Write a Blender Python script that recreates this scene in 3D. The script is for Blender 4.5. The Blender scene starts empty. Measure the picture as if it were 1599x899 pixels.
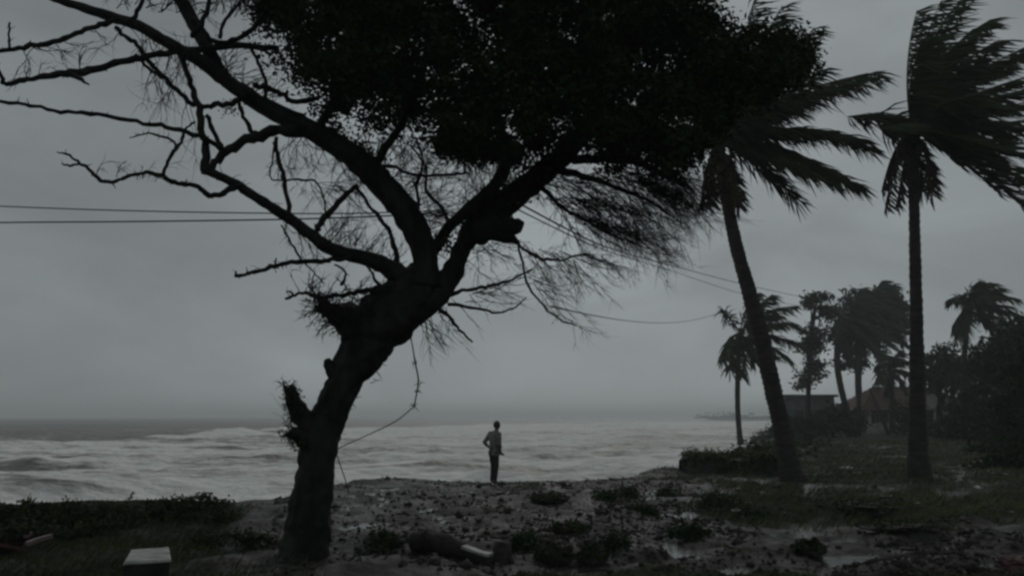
import bpy, math, random
import numpy as np
from mathutils import Vector, Matrix, noise as mnoise

# ------------------------------------------------------------------ scene, camera, sky, sun
S = bpy.context.scene
COL = S.collection
F = 1244.0                       # focal length in pixels of a 1599 px wide frame
CH = 1.7                         # eye height
TILT = math.atan((650 - 449.5) / F)
cam = bpy.data.cameras.new("camera")
camo = bpy.data.objects.new("camera", cam)
COL.objects.link(camo)
cam.sensor_fit = 'HORIZONTAL'
cam.sensor_width = 36.0
cam.lens = F / 1599 * 36.0
cam.clip_start = 0.05
cam.clip_end = 30000
camo.location = (0, 0, CH)
camo.rotation_euler = (math.pi / 2 + TILT, 0, 0)
S.camera = camo

S.view_settings.view_transform = 'Standard'
S.view_settings.look = 'None'
S.view_settings.gamma = 1.0
S.view_settings.use_curve_mapping = False
S.view_settings.exposure = -1.55
S.render.engine = 'CYCLES'
S.cycles.use_denoising = True
S.cycles.max_bounces = 6
S.cycles.volume_bounces = 1
S.cycles.transparent_max_bounces = 4
S.cycles.filter_width = 2.7

SUN_EL, SUN_AZ = math.radians(38), math.radians(10)      # behind cloud, over the sea, a little to the right
w = bpy.data.worlds.new("World")
S.world = w
w.use_nodes = True
nt = w.node_tree
for n in list(nt.nodes):
    nt.nodes.remove(n)
N = nt.nodes.new
L = nt.links.new
out = N('ShaderNodeOutputWorld')
bg = N('ShaderNodeBackground')
bg.inputs['Strength'].default_value = 0.1
sky = N('ShaderNodeTexSky')
sky.sky_type = 'NISHITA'
sky.sun_disc = False
sky.sun_elevation = SUN_EL
sky.sun_rotation = SUN_AZ
hs = N('ShaderNodeHueSaturation')
hs.inputs['Saturation'].default_value = 0.15
L(sky.outputs[0], hs.inputs['Color'])
mx = N('ShaderNodeMix'); mx.data_type = 'RGBA'
mx.inputs[0].default_value = 0.88
L(hs.outputs[0], mx.inputs[6])
mx.inputs[7].default_value = (5.98, 6.72, 6.95, 1)          # thick overcast
tc = N('ShaderNodeTexCoord')
dot = N('ShaderNodeVectorMath'); dot.operation = 'DOT_PRODUCT'
dot.inputs[1].default_value = Vector((0.13, 0.96, 0.13)).normalized()
L(tc.outputs['Generated'], dot.inputs[0])
glow = N('ShaderNodeMapRange')
glow.interpolation_type = 'SMOOTHSTEP'
glow.inputs['From Min'].default_value = 0.80
glow.inputs['From Max'].default_value = 1.0
glow.inputs['To Min'].default_value = 0.91
glow.inputs['To Max'].default_value = 1.17
L(dot.outputs['Value'], glow.inputs['Value'])
mp = N('ShaderNodeMapping')
mp.inputs['Scale'].default_value = (1.0, 1.0, 2.2)
L(tc.outputs['Generated'], mp.inputs['Vector'])
nz = N('ShaderNodeTexNoise')
nz.inputs['Scale'].default_value = 3.2
nz.inputs['Detail'].default_value = 4
nz.inputs['Roughness'].default_value = 0.5
nz.inputs['Distortion'].default_value = 0.4
L(mp.outputs[0], nz.inputs['Vector'])
cl = N('ShaderNodeMapRange')
cl.inputs['From Min'].default_value = 0.3
cl.inputs['From Max'].default_value = 0.7
cl.inputs['To Min'].default_value = 0.80
cl.inputs['To Max'].default_value = 1.18
L(nz.outputs[0], cl.inputs['Value'])
m1 = N('ShaderNodeMath'); m1.operation = 'MULTIPLY'
L(glow.outputs[0], m1.inputs[0]); L(cl.outputs[0], m1.inputs[1])
vm = N('ShaderNodeVectorMath'); vm.operation = 'SCALE'
L(mx.outputs[2], vm.inputs[0]); L(m1.outputs[0], vm.inputs['Scale'])
L(vm.outputs[0], bg.inputs['Color'])
L(bg.outputs[0], out.inputs['Surface'])

sl = bpy.data.lights.new("sun", 'SUN')
sl.energy = 1.25
sl.angle = math.radians(40)
sl.color = (1.0, 0.97, 0.93)
so = bpy.data.objects.new("sun", sl)
COL.objects.link(so)
sd = Vector((math.sin(SUN_AZ) * math.cos(SUN_EL), math.cos(SUN_AZ) * math.cos(SUN_EL), math.sin(SUN_EL)))
so.rotation_euler = sd.to_track_quat('Z', 'Y').to_euler()

# ------------------------------------------------------------------ helpers
rnd = random.Random(11)
rng = np.random.default_rng(11)
FWD = Vector((0, math.cos(TILT), math.sin(TILT)))
UPV = Vector((0, -math.sin(TILT), math.cos(TILT)))
WIND = Vector((0.96, 0.18, -0.10)).normalized()


def P(px, py, Y):
    """point seen at photo pixel (px, py), standing at distance Y"""
    d = FWD + Vector((1, 0, 0)) * ((px - 799.5) / F) + UPV * ((449.5 - py) / F)
    d = d * (Y / d.y)
    return Vector((d.x, d.y, CH + d.z))


def PPM(Y):
    return F / Y


_perm = np.random.default_rng(5).random((256, 256)) * 2 - 1


def vnoise(x, y, seed=0):
    x = np.asarray(x, float) + seed * 17.31
    y = np.asarray(y, float) + seed * 7.77
    xi = np.floor(x).astype(int); yi = np.floor(y).astype(int)
    fx = x - xi; fy = y - yi
    fx = fx * fx * (3 - 2 * fx); fy = fy * fy * (3 - 2 * fy)
    a = _perm[xi & 255, yi & 255]; b = _perm[(xi + 1) & 255, yi & 255]
    c = _perm[xi & 255, (yi + 1) & 255]; d = _perm[(xi + 1) & 255, (yi + 1) & 255]
    return (a * (1 - fx) + b * fx) * (1 - fy) + (c * (1 - fx) + d * fx) * fy


def fbm(x, y, oct=4, seed=0):
    s = 0; a = 0.5
    for i in range(oct):
        s = s + a * vnoise(x * 2 ** i, y * 2 ** i, seed + i * 3)
        a *= 0.5
    return s


def sstep(a, b, x):
    t = np.clip((x - a) / (b - a), 0, 1)
    return t * t * (3 - 2 * t)


def tag(o, label=None, cat=None, group=None, kind=None):
    if label: o['label'] = label
    if cat: o['category'] = cat
    if group: o['group'] = group
    if kind: o['kind'] = kind
    return o


def empty(name, loc, label, cat, group=None):
    o = bpy.data.objects.new(name, None)
    COL.objects.link(o)
    o.location = loc
    o.empty_display_size = 0.2
    return tag(o, label, cat, group)


def link(name, me, parent=None):
    o = bpy.data.objects.new(name, me)
    COL.objects.link(o)
    if parent is not None:
        o.parent = parent
        o.matrix_parent_inverse = Matrix.Translation(-Vector(parent.location)) if parent.parent is None else Matrix.Identity(4)
    return o


def mesh(name, V, Fc, m, parent=None, smooth=True):
    me = bpy.data.meshes.new(name)
    V = np.asarray(V, dtype=np.float64)
    if isinstance(Fc, np.ndarray):
        k = Fc.shape[1]
        me.vertices.add(len(V)); me.vertices.foreach_set('co', V.ravel().astype(np.float32))
        me.loops.add(Fc.size); me.loops.foreach_set('vertex_index', Fc.ravel().astype(np.int32))
        me.polygons.add(len(Fc))
        me.polygons.foreach_set('loop_start', np.arange(0, Fc.size, k, dtype=np.int32))
        me.polygons.foreach_set('loop_total', np.full(len(Fc), k, dtype=np.int32))
        me.update(calc_edges=True)
    else:
        me.from_pydata([tuple(v) for v in V], [], Fc)
    if smooth:
        me.polygons.foreach_set('use_smooth', np.ones(len(me.polygons), dtype=bool))
    me.materials.append(m)
    return link(name, me, parent)


class MB:
    def __init__(s):
        s.v = []; s.f = []

    def add(s, verts, faces):
        b = len(s.v)
        s.v.extend(verts)
        s.f.extend([tuple(i + b for i in f) for f in faces])

    def tube(s, pts, rad, n=6, rough=0.0, freq=3.0, ridge=0.0, cap=True, squash=None):
        pts = [Vector(p) for p in pts]
        K = len(pts)
        if K < 2:
            return
        b = len(s.v)
        T0 = (pts[1] - pts[0]).normalized()
        ref = Vector((0, 1, 0)) if abs(T0.y) < 0.9 else Vector((1, 0, 0))
        U = T0.cross(ref).normalized()
        for i, p in enumerate(pts):
            T = (pts[min(i + 1, K - 1)] - pts[max(i - 1, 0)])
            if T.length < 1e-9: T = T0
            T = T.normalized()
            U = (U - T * U.dot(T)).normalized()
            W = T.cross(U)
            r = rad[i]
            for j in range(n):
                a = 2 * math.pi * j / n
                d = U * math.cos(a) + W * math.sin(a)
                rr = r
                if rough:
                    q = (p + d * r) * freq
                    rr = r * (1 + rough * mnoise.noise(q) + rough * 0.5 * mnoise.noise(q * 2.7))
                    if ridge:
                        rr += r * ridge * math.sin(a * 7 + 3.0 * mnoise.noise(p * 1.3)) * (0.6 + 0.4 * mnoise.noise(q * 0.7))
                s.v.append(p + d * rr)
        for i in range(K - 1):
            for j in range(n):
                k = (j + 1) % n
                s.f.append((b + i * n + j, b + i * n + k, b + (i + 1) * n + k, b + (i + 1) * n + j))
        if cap and n > 3:
            s.f.append(tuple(b + j for j in reversed(range(n))))
            s.f.append(tuple(b + (K - 1) * n + j for j in range(n)))

    def box(s, c, size, rz=0.0, rx=0.0, ry=0.0, jig=0.0):
        M = Matrix.Rotation(rz, 3, 'Z') @ Matrix.Rotation(ry, 3, 'Y') @ Matrix.Rotation(rx, 3, 'X')
        vs = []
        for x in (-.5, .5):
            for y in (-.5, .5):
                for z in (-.5, .5):
                    vs.append(Vector(c) + M @ Vector((x * size[0] + rnd.uniform(-jig, jig), y * size[1] + rnd.uniform(-jig, jig), z * size[2] + rnd.uniform(-jig, jig))))
        s.add(vs, [(0, 1, 3, 2), (4, 6, 7, 5), (0, 4, 5, 1), (2, 3, 7, 6), (0, 2, 6, 4), (1, 5, 7, 3)])

    def build(s, name, m, parent=None, smooth=True):
        return mesh(name, np.array([tuple(v) for v in s.v]), s.f, m, parent, smooth)


def cr(pts, k=4):
    """Catmull-Rom through tuples of any size"""
    pts = [np.array(p, float) for p in pts]
    if len(pts) < 3:
        return [pts[0] + (pts[-1] - pts[0]) * t for t in np.linspace(0, 1, k + 1)]
    r = []
    for i in range(len(pts) - 1):
        p0 = pts[max(i - 1, 0)]; p1 = pts[i]; p2 = pts[i + 1]; p3 = pts[min(i + 2, len(pts) - 1)]
        for j in range(k):
            t = j / k
            r.append(0.5 * ((2 * p1) + (-p0 + p2) * t + (2 * p0 - 5 * p1 + 4 * p2 - p3) * t * t + (-p0 + 3 * p1 - 3 * p2 + p3) * t ** 3))
    r.append(pts[-1])
    return r


def leaves(C, ln, wd, bias=(0, 0, 0), jit=0.35):
    """one folded leaf of two triangles-wide quad per centre"""
    C = np.asarray(C, float); n = len(C)
    u = rng.normal(size=(n, 3)) + np.array(bias)
    u /= np.linalg.norm(u, axis=1)[:, None]
    q = rng.normal(size=(n, 3))
    v = np.cross(u, q); v /= np.linalg.norm(v, axis=1)[:, None]
    nn = np.cross(u, v)
    l = ln * (1 + jit * rng.uniform(-1, 1, n))[:, None]
    wv = wd * (1 + jit * rng.uniform(-1, 1, n))[:, None]
    a = C - u * l * 0.5
    b = C + v * wv * 0.5 - u * l * 0.05 + nn * wv * 0.2
    c = C + u * l * 0.5
    d = C - v * wv * 0.5 - u * l * 0.05 + nn * wv * 0.2
    V = np.stack([a, b, c, d], 1).reshape(-1, 3)
    Q = np.arange(4 * n).reshape(n, 4)
    return V, Q


def in_poly(x, y, poly):
    poly = np.array(poly, float)
    c = np.zeros(len(x), bool)
    j = len(poly) - 1
    for i in range(len(poly)):
        xi, yi = poly[i]; xj, yj = poly[j]
        m = ((yi > y) != (yj > y)) & (x < (xj - xi) * (y - yi) / (yj - yi + 1e-12) + xi)
        c ^= m
        j = i
    return c


# ------------------------------------------------------------------ materials
def mat(name, c1, c2=None, scale=4.0, rough=0.8, bump=0.0, bscale=20.0, spec=0.5, stretch=None, detail=5, cuts=(0.35, 0.65)):
    m = bpy.data.materials.new(name)
    m.use_nodes = True
    t = m.node_tree
    b = t.nodes['Principled BSDF']
    b.inputs['Roughness'].default_value = rough
    b.inputs['Specular IOR Level'].default_value = spec
    if c2 is None:
        b.inputs['Base Color'].default_value = (*c1, 1)
    tcn = t.nodes.new('ShaderNodeTexCoord')
    src = tcn.outputs['Object']
    if stretch:
        mpn = t.nodes.new('ShaderNodeMapping')
        mpn.inputs['Scale'].default_value = stretch
        t.links.new(src, mpn.inputs['Vector'])
        src = mpn.outputs[0]
    if c2 is not None:
        nn = t.nodes.new('ShaderNodeTexNoise')
        nn.inputs['Scale'].default_value = scale
        nn.inputs['Detail'].default_value = detail
        t.links.new(src, nn.inputs['Vector'])
        rp = t.nodes.new('ShaderNodeValToRGB')
        rp.color_ramp.elements[0].position = cuts[0]; rp.color_ramp.elements[0].color = (*c1, 1)
        rp.color_ramp.elements[1].position = cuts[1]; rp.color_ramp.elements[1].color = (*c2, 1)
        t.links.new(nn.outputs[0], rp.inputs[0])
        t.links.new(rp.outputs[0], b.inputs['Base Color'])
    if bump:
        n2 = t.nodes.new('ShaderNodeTexNoise')
        n2.inputs['Scale'].default_value = bscale
        n2.inputs['Detail'].default_value = 6
        t.links.new(src, n2.inputs['Vector'])
        bp = t.nodes.new('ShaderNodeBump')
        bp.inputs['Strength'].default_value = bump
        bp.inputs['Distance'].default_value = 0.02
        t.links.new(n2.outputs[0], bp.inputs['Height'])
        t.links.new(bp.outputs[0], b.inputs['Normal'])
    return m


M_bark = mat("wet_bark", (0.010, 0.0095, 0.009), (0.034, 0.032, 0.029), 5, 0.72, 1.0, 22, 0.15, (1, 1, 0.35))
M_twig = mat("bare_twig", (0.016, 0.014, 0.012), (0.032, 0.029, 0.026), 5, 0.95, spec=0.1)
M_leaf = mat("dark_leaf", (0.015, 0.028, 0.013), (0.034, 0.058, 0.024), 1.6, 0.85, spec=0.08)
M_leaf2 = mat("shrub_leaf", (0.025, 0.032, 0.014), (0.055, 0.062, 0.026), 2.5, 0.8, spec=0.1)
M_palm = mat("palm_leaf", (0.035, 0.05, 0.028), (0.06, 0.078, 0.042), 1.2, 0.65, spec=0.12)
M_dead = mat("dry_palm_leaf", (0.05, 0.042, 0.03), (0.09, 0.075, 0.055), 2, 0.85, spec=0.2)
M_ptrunk = mat("palm_bark", (0.035, 0.032, 0.029), (0.065, 0.06, 0.052), 3, 0.85, 0.7, 14, 0.25, (1, 1, 3))
M_wire = mat("cable_black", (0.03, 0.03, 0.032), rough=0.6)
M_far = mat("far_leaf", (0.03, 0.045, 0.028), (0.05, 0.065, 0.04), 0.5, 0.8, spec=0.15)
M_conc = mat("wet_concrete", (0.20, 0.20, 0.19), (0.46, 0.46, 0.44), 6, 0.6, 0.6, 26, 0.3)
M_darkc = mat("dark_concrete", (0.014, 0.014, 0.013), (0.036, 0.035, 0.031), 5, 0.9, 0.6, 18, 0.3)  # plinth body: near-black concrete, far darker than its top slab
M_stone = mat("dark_wet_stone", (0.035, 0.034, 0.032), (0.085, 0.08, 0.074), 5, 0.7, 0.7, 16, 0.35)
M_wood = mat("soaked_wood", (0.014, 0.013, 0.012), (0.042, 0.037, 0.032), 5, 0.75, 0.5, 22, 0.3, (1, 6, 6))
M_pale = mat("pale_board", (0.22, 0.22, 0.2), (0.5, 0.5, 0.48), 7, 0.6, 0.4, 30, 0.3)
M_red = mat("faded_red_paint", (0.06, 0.024, 0.027), (0.10, 0.038, 0.042), 4, 0.6, spec=0.4)
M_pink = mat("pinkish_paint", (0.17, 0.12, 0.125), (0.24, 0.175, 0.18), 4, 0.6, spec=0.4)
M_roof = mat("brown_roof_tile", (0.075, 0.043, 0.035), (0.115, 0.062, 0.05), 3, 0.85, 0.5, 8)
M_wall = mat("stained_plaster", (0.07, 0.07, 0.065), (0.13, 0.13, 0.12), 1.5, 0.9)
M_wallp = mat("pale_plaster", (0.26, 0.26, 0.24), (0.40, 0.40, 0.37), 1.5, 0.9)
M_hut = mat("grey_hut_wall", (0.09, 0.095, 0.095), (0.15, 0.155, 0.155), 1.2, 0.9)
M_glass = mat("dark_glass", (0.02, 0.022, 0.024), rough=0.15)
M_skin = mat("brown_skin", (0.11, 0.065, 0.045), (0.13, 0.08, 0.055), 6, 0.55)
M_shirt = mat("grey_green_shirt", (0.15, 0.16, 0.145), (0.2, 0.21, 0.19), 9, 0.85, 0.5, 14)
M_trou = mat("dark_trousers", (0.022, 0.023, 0.024), (0.035, 0.035, 0.036), 9, 0.85)
M_hair = mat("black_hair", (0.012, 0.011, 0.010), (0.02, 0.018, 0.017), 20, 0.6)
M_coco = mat("husk_brown", (0.05, 0.04, 0.03), (0.09, 0.07, 0.05), 8, 0.85)
M_trash = mat("torn_leaf_litter", (0.03, 0.028, 0.022), (0.12, 0.11, 0.085), 3, 0.8, spec=0.15)
M_pool = mat("rain_pool", (0.035, 0.034, 0.03), (0.05, 0.048, 0.043), 3, 0.16, 0.25, 9, 0.5)
M_mud = mat("dark_mud", (0.022, 0.021, 0.018), (0.055, 0.052, 0.046), 7, 0.8, 1.0, 22, 0.15)
M_post = mat("reddish_post_paint", (0.07, 0.035, 0.034), (0.10, 0.05, 0.048), 3, 0.8)
M_grass = mat("wet_grass", (0.04, 0.054, 0.02), (0.10, 0.12, 0.045), 0.8, 0.7, spec=0.2)

# ------------------------------------------------------------------ the ground: one sheet, bluff edge against the sea
SEA = -1.5
shore = [(-6000, 4), (-200, 9), (-30, 12.6), (-9.5, 14.9), (-7.4, 15.9), (-5.7, 16.6), (-5.1, 17.6), (-4.6, 20.0), (-4.3, 22.8), (-3.0, 23.2),
         (-1.7, 22.3), (-0.5, 21.7), (0.7, 21.9), (1.8, 22.0), (3.0, 23.3), (4.6, 25.3), (3.7, 28.0), (6.6, 29.6), (8.6, 34.0), (10.2, 40.0), (14.4, 48),
         (17.3, 58), (22.2, 76), (36, 124), (110, 330), (225, 640), (176, 700), (190, 800), (700, 2200), (7000, 9000), (9000, 9000), (9000, -9000), (-9000, -9000), (-9000, 4)]
SH = np.array(shore, float)


def sdist(x, y):
    """signed distance to the shore line, positive on land"""
    x = np.asarray(x, float); y = np.asarray(y, float)
    d = np.full(x.shape, 1e9)
    for i in range(len(SH)):
        a = SH[i]; b = SH[(i + 1) % len(SH)]
        ab = b - a
        t = np.clip(((x - a[0]) * ab[0] + (y - a[1]) * ab[1]) / (ab @ ab), 0, 1)
        d = np.minimum(d, np.hypot(x - a[0] - t * ab[0], y - a[1] - t * ab[1]))
    return np.where(in_poly(x.ravel(), y.ravel(), SH).reshape(x.shape), d, -d)


def grassmask(x, y):
    px = 799.5 + F * x / np.maximum(y, 0.5)
    g = sstep(960, 1180, px) * sstep(11, 15, y) * 0.8
    g = np.maximum(g, sstep(430, 330, px) * sstep(18, 15, y))
    g = np.maximum(g, sstep(9.6, 8.6, y) * 0.75)
    g = np.maximum(g, sstep(30, 40, y) * sstep(3, 6, x))
    g = np.maximum(g, 0.9 * sstep(590, 500, px) * sstep(12.5, 10.5, y))
    g = np.where(y < 6, 0.8, g)
    return np.clip(g * 0.85 + 0.95 * fbm(x * 0.55, y * 0.4, 4, 9), 0, 1)


def mudmask(x, y):
    px = 799.5 + F * x / np.maximum(y, 0.5)
    g = 0.85 * sstep(980, 1280, px) * sstep(34, 24, y)
    g = np.maximum(g, 0.9 * sstep(470, 380, px))
    g = np.maximum(g, 0.6 * sstep(11.5, 9, y))
    g = np.maximum(g, 0.95 * sstep(23.5, 25.5, y) * sstep(880, 980, px))
    g = np.maximum(g, 0.95 * sstep(26, 32, y))
    g = np.maximum(g, 0.9 * sstep(570, 500, px) * sstep(13, 11, y))
    g = np.where(y < 5, 0.7, g)
    return np.clip(g + 0.5 * fbm(x * 0.6, y * 0.45, 4, 17), 0, 1)


def gheight(x, y):
    x = np.asarray(x, float); y = np.asarray(y, float)
    r = np.hypot(x, y)
    near = sstep(70, 20, r)
    s = sdist(x, y) + 0.35 * fbm(x * 0.9, y * 0.9, 3, 4) * near
    lump = np.abs(fbm(x * 0.8, y * 0.8, 4, 2))
    hl = near * (0.12 * fbm(x * 0.22, y * 0.22, 3, 1) + 0.22 * (lump - 0.2) + 0.10 * fbm(x * 1.9, y * 1.9, 4, 6))
    hl = hl + 0.25 * sstep(25, 70, y) * fbm(x * 0.05, y * 0.05, 3, 8) * sstep(0, 10, s)
    flat = sstep(-0.1, 2.2, s)
    hl = hl * (0.25 + 0.75 * flat)
    # the left scrub strip bulges a little
    px = 799.5 + F * x / np.maximum(y, 0.5)
    hl = hl + 0.12 * sstep(400, 250, px) * sstep(12, 14, y) * near
    up_ = 0.12 + 0.75 * sstep(24.6, 26.5, y) * sstep(1, 3, x) + 5.0 * sstep(32, 60, y)
    k = sstep(-1.1 - 0.5 * (up_ - 0.12), up_, s)
    deep = SEA - 0.6 - 2.5 * sstep(-1, -60, s)
    return deep + (hl - deep) * k


def polar(name, radii, angs, hf, m, attr=None):
    R, A = np.meshgrid(radii, angs, indexing='ij')
    X = R * np.sin(A); Y = R * np.cos(A)
    Z = hf(X, Y)
    V = np.stack([X, Y, Z], -1).reshape(-1, 3)
    nr, na = len(radii), len(angs)
    i, j = np.meshgrid(np.arange(nr - 1), np.arange(na), indexing='ij')
    k = (j + 1) % na
    Q = np.stack([i * na + j, (i + 1) * na + j, (i + 1) * na + k, i * na + k], -1).reshape(-1, 4)[:, ::-1]
    V = np.vstack([V, [[0, 0, float(hf(np.array([0.0]), np.array([0.0]))[0])]]])
    o = mesh(name, V, np.ascontiguousarray(Q), m)
    # close the hub with a fan
    if attr:
        for nm, fn in attr.items():
            at = o.data.attributes.new(nm, 'FLOAT', 'POINT')
            val = fn(V[:, 0], V[:, 1]).astype(np.float32)
            at.data.foreach_set('value', val)
    return o


def ground_mat():
    m = bpy.data.materials.new("wet_sand_and_turf")
    m.use_nodes = True
    t = m.node_tree; b = t.nodes['Principled BSDF']
    n = t.nodes.new; l = t.links.new
    tcn = n('ShaderNodeTexCoord')
    at = n('ShaderNodeAttribute'); at.attribute_name = 'turf'
    def noise(sc, det=5, st=(1, 1, 1)):
        mpn = n('ShaderNodeMapping'); mpn.inputs['Scale'].default_value = st
        l(tcn.outputs['Object'], mpn.inputs[0])
        q = n('ShaderNodeTexNoise'); q.inputs['Scale'].default_value = sc; q.inputs['Detail'].default_value = det
        q.inputs['Roughness'].default_value = 0.62
        l(mpn.outputs[0], q.inputs['Vector'])
        return q.outputs[0]
    def ramp(src, p0, c0, p1, c1):
        r = n('ShaderNodeValToRGB')
        r.color_ramp.elements[0].position = p0; r.color_ramp.elements[0].color = (*c0, 1)
        r.color_ramp.elements[1].position = p1; r.color_ramp.elements[1].color = (*c1, 1)
        l(src, r.inputs[0]); return r.outputs[0]
    sand = ramp(noise(1.6, 6, (0.6, 1.3, 1)), 0.36, (0.022, 0.0218, 0.020), 0.70, (0.084, 0.083, 0.078))
    turf = ramp(noise(2.3), 0.38, (0.02, 0.025, 0.011), 0.68, (0.075, 0.082, 0.038))
    bits = ramp(noise(4.2, 5), 0.54, (0, 0, 0), 0.64, (1, 1, 1))
    mask = n('ShaderNodeMath'); mask.operation = 'ADD'
    l(at.outputs['Fac'], mask.inputs[0])
    e = n('ShaderNodeMapRange'); e.inputs['From Min'].default_value = 0.3; e.inputs['From Max'].default_value = 0.7
    e.inputs['To Min'].default_value = -0.35; e.inputs['To Max'].default_value = 0.35
    l(noise(3.1), e.inputs[0]); l(e.outputs[0], mask.inputs[1])
    mr = n('ShaderNodeMapRange'); mr.inputs['From Min'].default_value = 0.35; mr.inputs['From Max'].default_value = 0.65
    l(mask.outputs[0], mr.inputs[0])
    mixc = n('ShaderNodeMix'); mixc.data_type = 'RGBA'
    l(mr.outputs[0], mixc.inputs[0]); l(sand, mixc.inputs[6]); l(turf, mixc.inputs[7])
    dk = n('ShaderNodeMix'); dk.data_type = 'RGBA'
    l(bits, dk.inputs[0]); l(mixc.outputs[2], dk.inputs[6]); dk.inputs[7].default_value = (0.028, 0.026, 0.022, 1)
    am = n('ShaderNodeAttribute'); am.attribute_name = 'mud'
    mm = n('ShaderNodeMath'); mm.operation = 'ADD'; mm.use_clamp = True
    e2 = n('ShaderNodeMapRange'); e2.inputs['From Min'].default_value = 0.35; e2.inputs['From Max'].default_value = 0.65
    e2.inputs['To Min'].default_value = -0.4; e2.inputs['To Max'].default_value = 0.4
    l(noise(1.1, 6), e2.inputs[0]); l(e2.outputs[0], mm.inputs[0]); l(am.outputs['Fac'], mm.inputs[1])
    mu = n('ShaderNodeMix'); mu.data_type = 'RGBA'
    l(mm.outputs[0], mu.inputs[0]); l(dk.outputs[2], mu.inputs[6]); mu.inputs[7].default_value = (0.026, 0.025, 0.021, 1)
    l(mu.outputs[2], b.inputs['Base Color'])
    rr = n('ShaderNodeMapRange'); rr.inputs['From Min'].default_value = 0.38; rr.inputs['From Max'].default_value = 0.6
    rr.inputs['To Min'].default_value = 0.42; rr.inputs['To Max'].default_value = 0.75
    l(noise(0.9), rr.inputs[0])
    ra = n('ShaderNodeMath'); ra.operation = 'ADD'; ra.use_clamp = True
    tm = n('ShaderNodeMath'); tm.operation = 'MULTIPLY'; tm.inputs[1].default_value = 0.4
    l(mr.outputs[0], tm.inputs[0]); l(rr.outputs[0], ra.inputs[0]); l(tm.outputs[0], ra.inputs[1])
    l(ra.outputs[0], b.inputs['Roughness'])
    b.inputs['Specular IOR Level'].default_value = 0.18
    bp = n('ShaderNodeBump'); bp.inputs['Strength'].default_value = 1.0; bp.inputs['Distance'].default_value = 0.09
    l(noise(7, 8), bp.inputs['Height']); l(bp.outputs[0], b.inputs['Normal'])
    return m


d2r = math.pi / 180
angs_g = np.concatenate([np.arange(-40, 40, 0.16), np.arange(40, 320, 4.0)]) * d2r
rad_g = np.concatenate([[0.3, 1, 2, 3], np.geomspace(4, 36, 240), np.geomspace(37.5, 140, 50), np.geomspace(150, 9000, 40)])
ground = polar("ground", rad_g, angs_g, gheight, ground_mat(), {'turf': grassmask, 'mud': mudmask})
tag(ground, kind='structure')


def gz(x, y):
    return float(gheight(np.array([x]), np.array([y]))[0])


_YS = np.concatenate([np.arange(4, 40, 0.04), np.arange(40, 160, 0.4)])


def G(px, py):
    """first ground point met by the ray through a photo pixel"""
    a = P(px, py, 1.0)
    x = a.x * _YS
    z = CH + (a.z - CH) * _YS
    h = gheight(x, _YS)
    k = np.nonzero((z <= h) & (sdist(x, _YS) > 0.15))[0]
    Y = _YS[k[0]] if len(k) else 60.0
    p = P(px, py, float(Y))
    return Vector((p.x, p.y, gz(p.x, p.y)))


# ------------------------------------------------------------------ the sea
def offs(x, y):
    """distance out to sea, measured across the breaker lines"""
    return -sdist(x, y)


def foamf(x, y):
    px = 799.5 + F * x / np.maximum(y, 1)
    # breaker line: nearer on the left, farther out on the right
    line = 92 + 105 * sstep(150, 560, px) + 260 * sstep(500, 1150, px)
    line = line * (1 + 0.16 * fbm(x * 0.03, y * 0.015, 4, 21) + 0.05 * fbm(x * 0.15, y * 0.05, 3, 22))
    f = sstep(line * 1.06, line * 0.93, y)
    f *= 1 - 0.22 * sstep(line * 0.72, 46, y)
    q = y / (1 + 0.004 * y) / 7.5 + 1.5 * fbm(x * 0.022, y * 0.05, 4, 25) + x * 0.004
    row = 0.5 + 0.5 * np.sin(q * 2 * math.pi)
    f -= 0.55 * f * sstep(0.25, 0.95, row) * sstep(-0.12, 0.25, fbm(x * 0.03, y * 0.05, 3, 26))
    outer = 0.32 * sstep(0.22, 0.5, fbm(x * 0.012, y * 0.05, 4, 23)) * sstep(900, 250, y)
    return np.maximum(f, outer)


def seah(x, y):
    r = np.hypot(x, y)
    ph = 1.2 * fbm(x * 0.012, y * 0.012, 3, 31) * 6
    fade = sstep(1500, 250, r)
    sw = 0.36 * np.sin(y * 2 * math.pi / 34 - x * 0.03 + ph) * fade
    sw += 0.20 * np.sin(y * 2 * math.pi / 15 + x * 0.05 + ph * 1.7 + 2) * sstep(600, 120, r)
    f = foamf(x, y)
    crest = 0.8 * np.maximum(0, np.sin(y * 2 * math.pi / 27 - x * 0.02 + ph)) ** 3 * f * sstep(500, 150, r)
    chop = 0.42 * fbm(x * 0.35, y * 0.6, 4, 33) * sstep(400, 60, r)
    return SEA + sw * 0.8 + crest + chop


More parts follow.
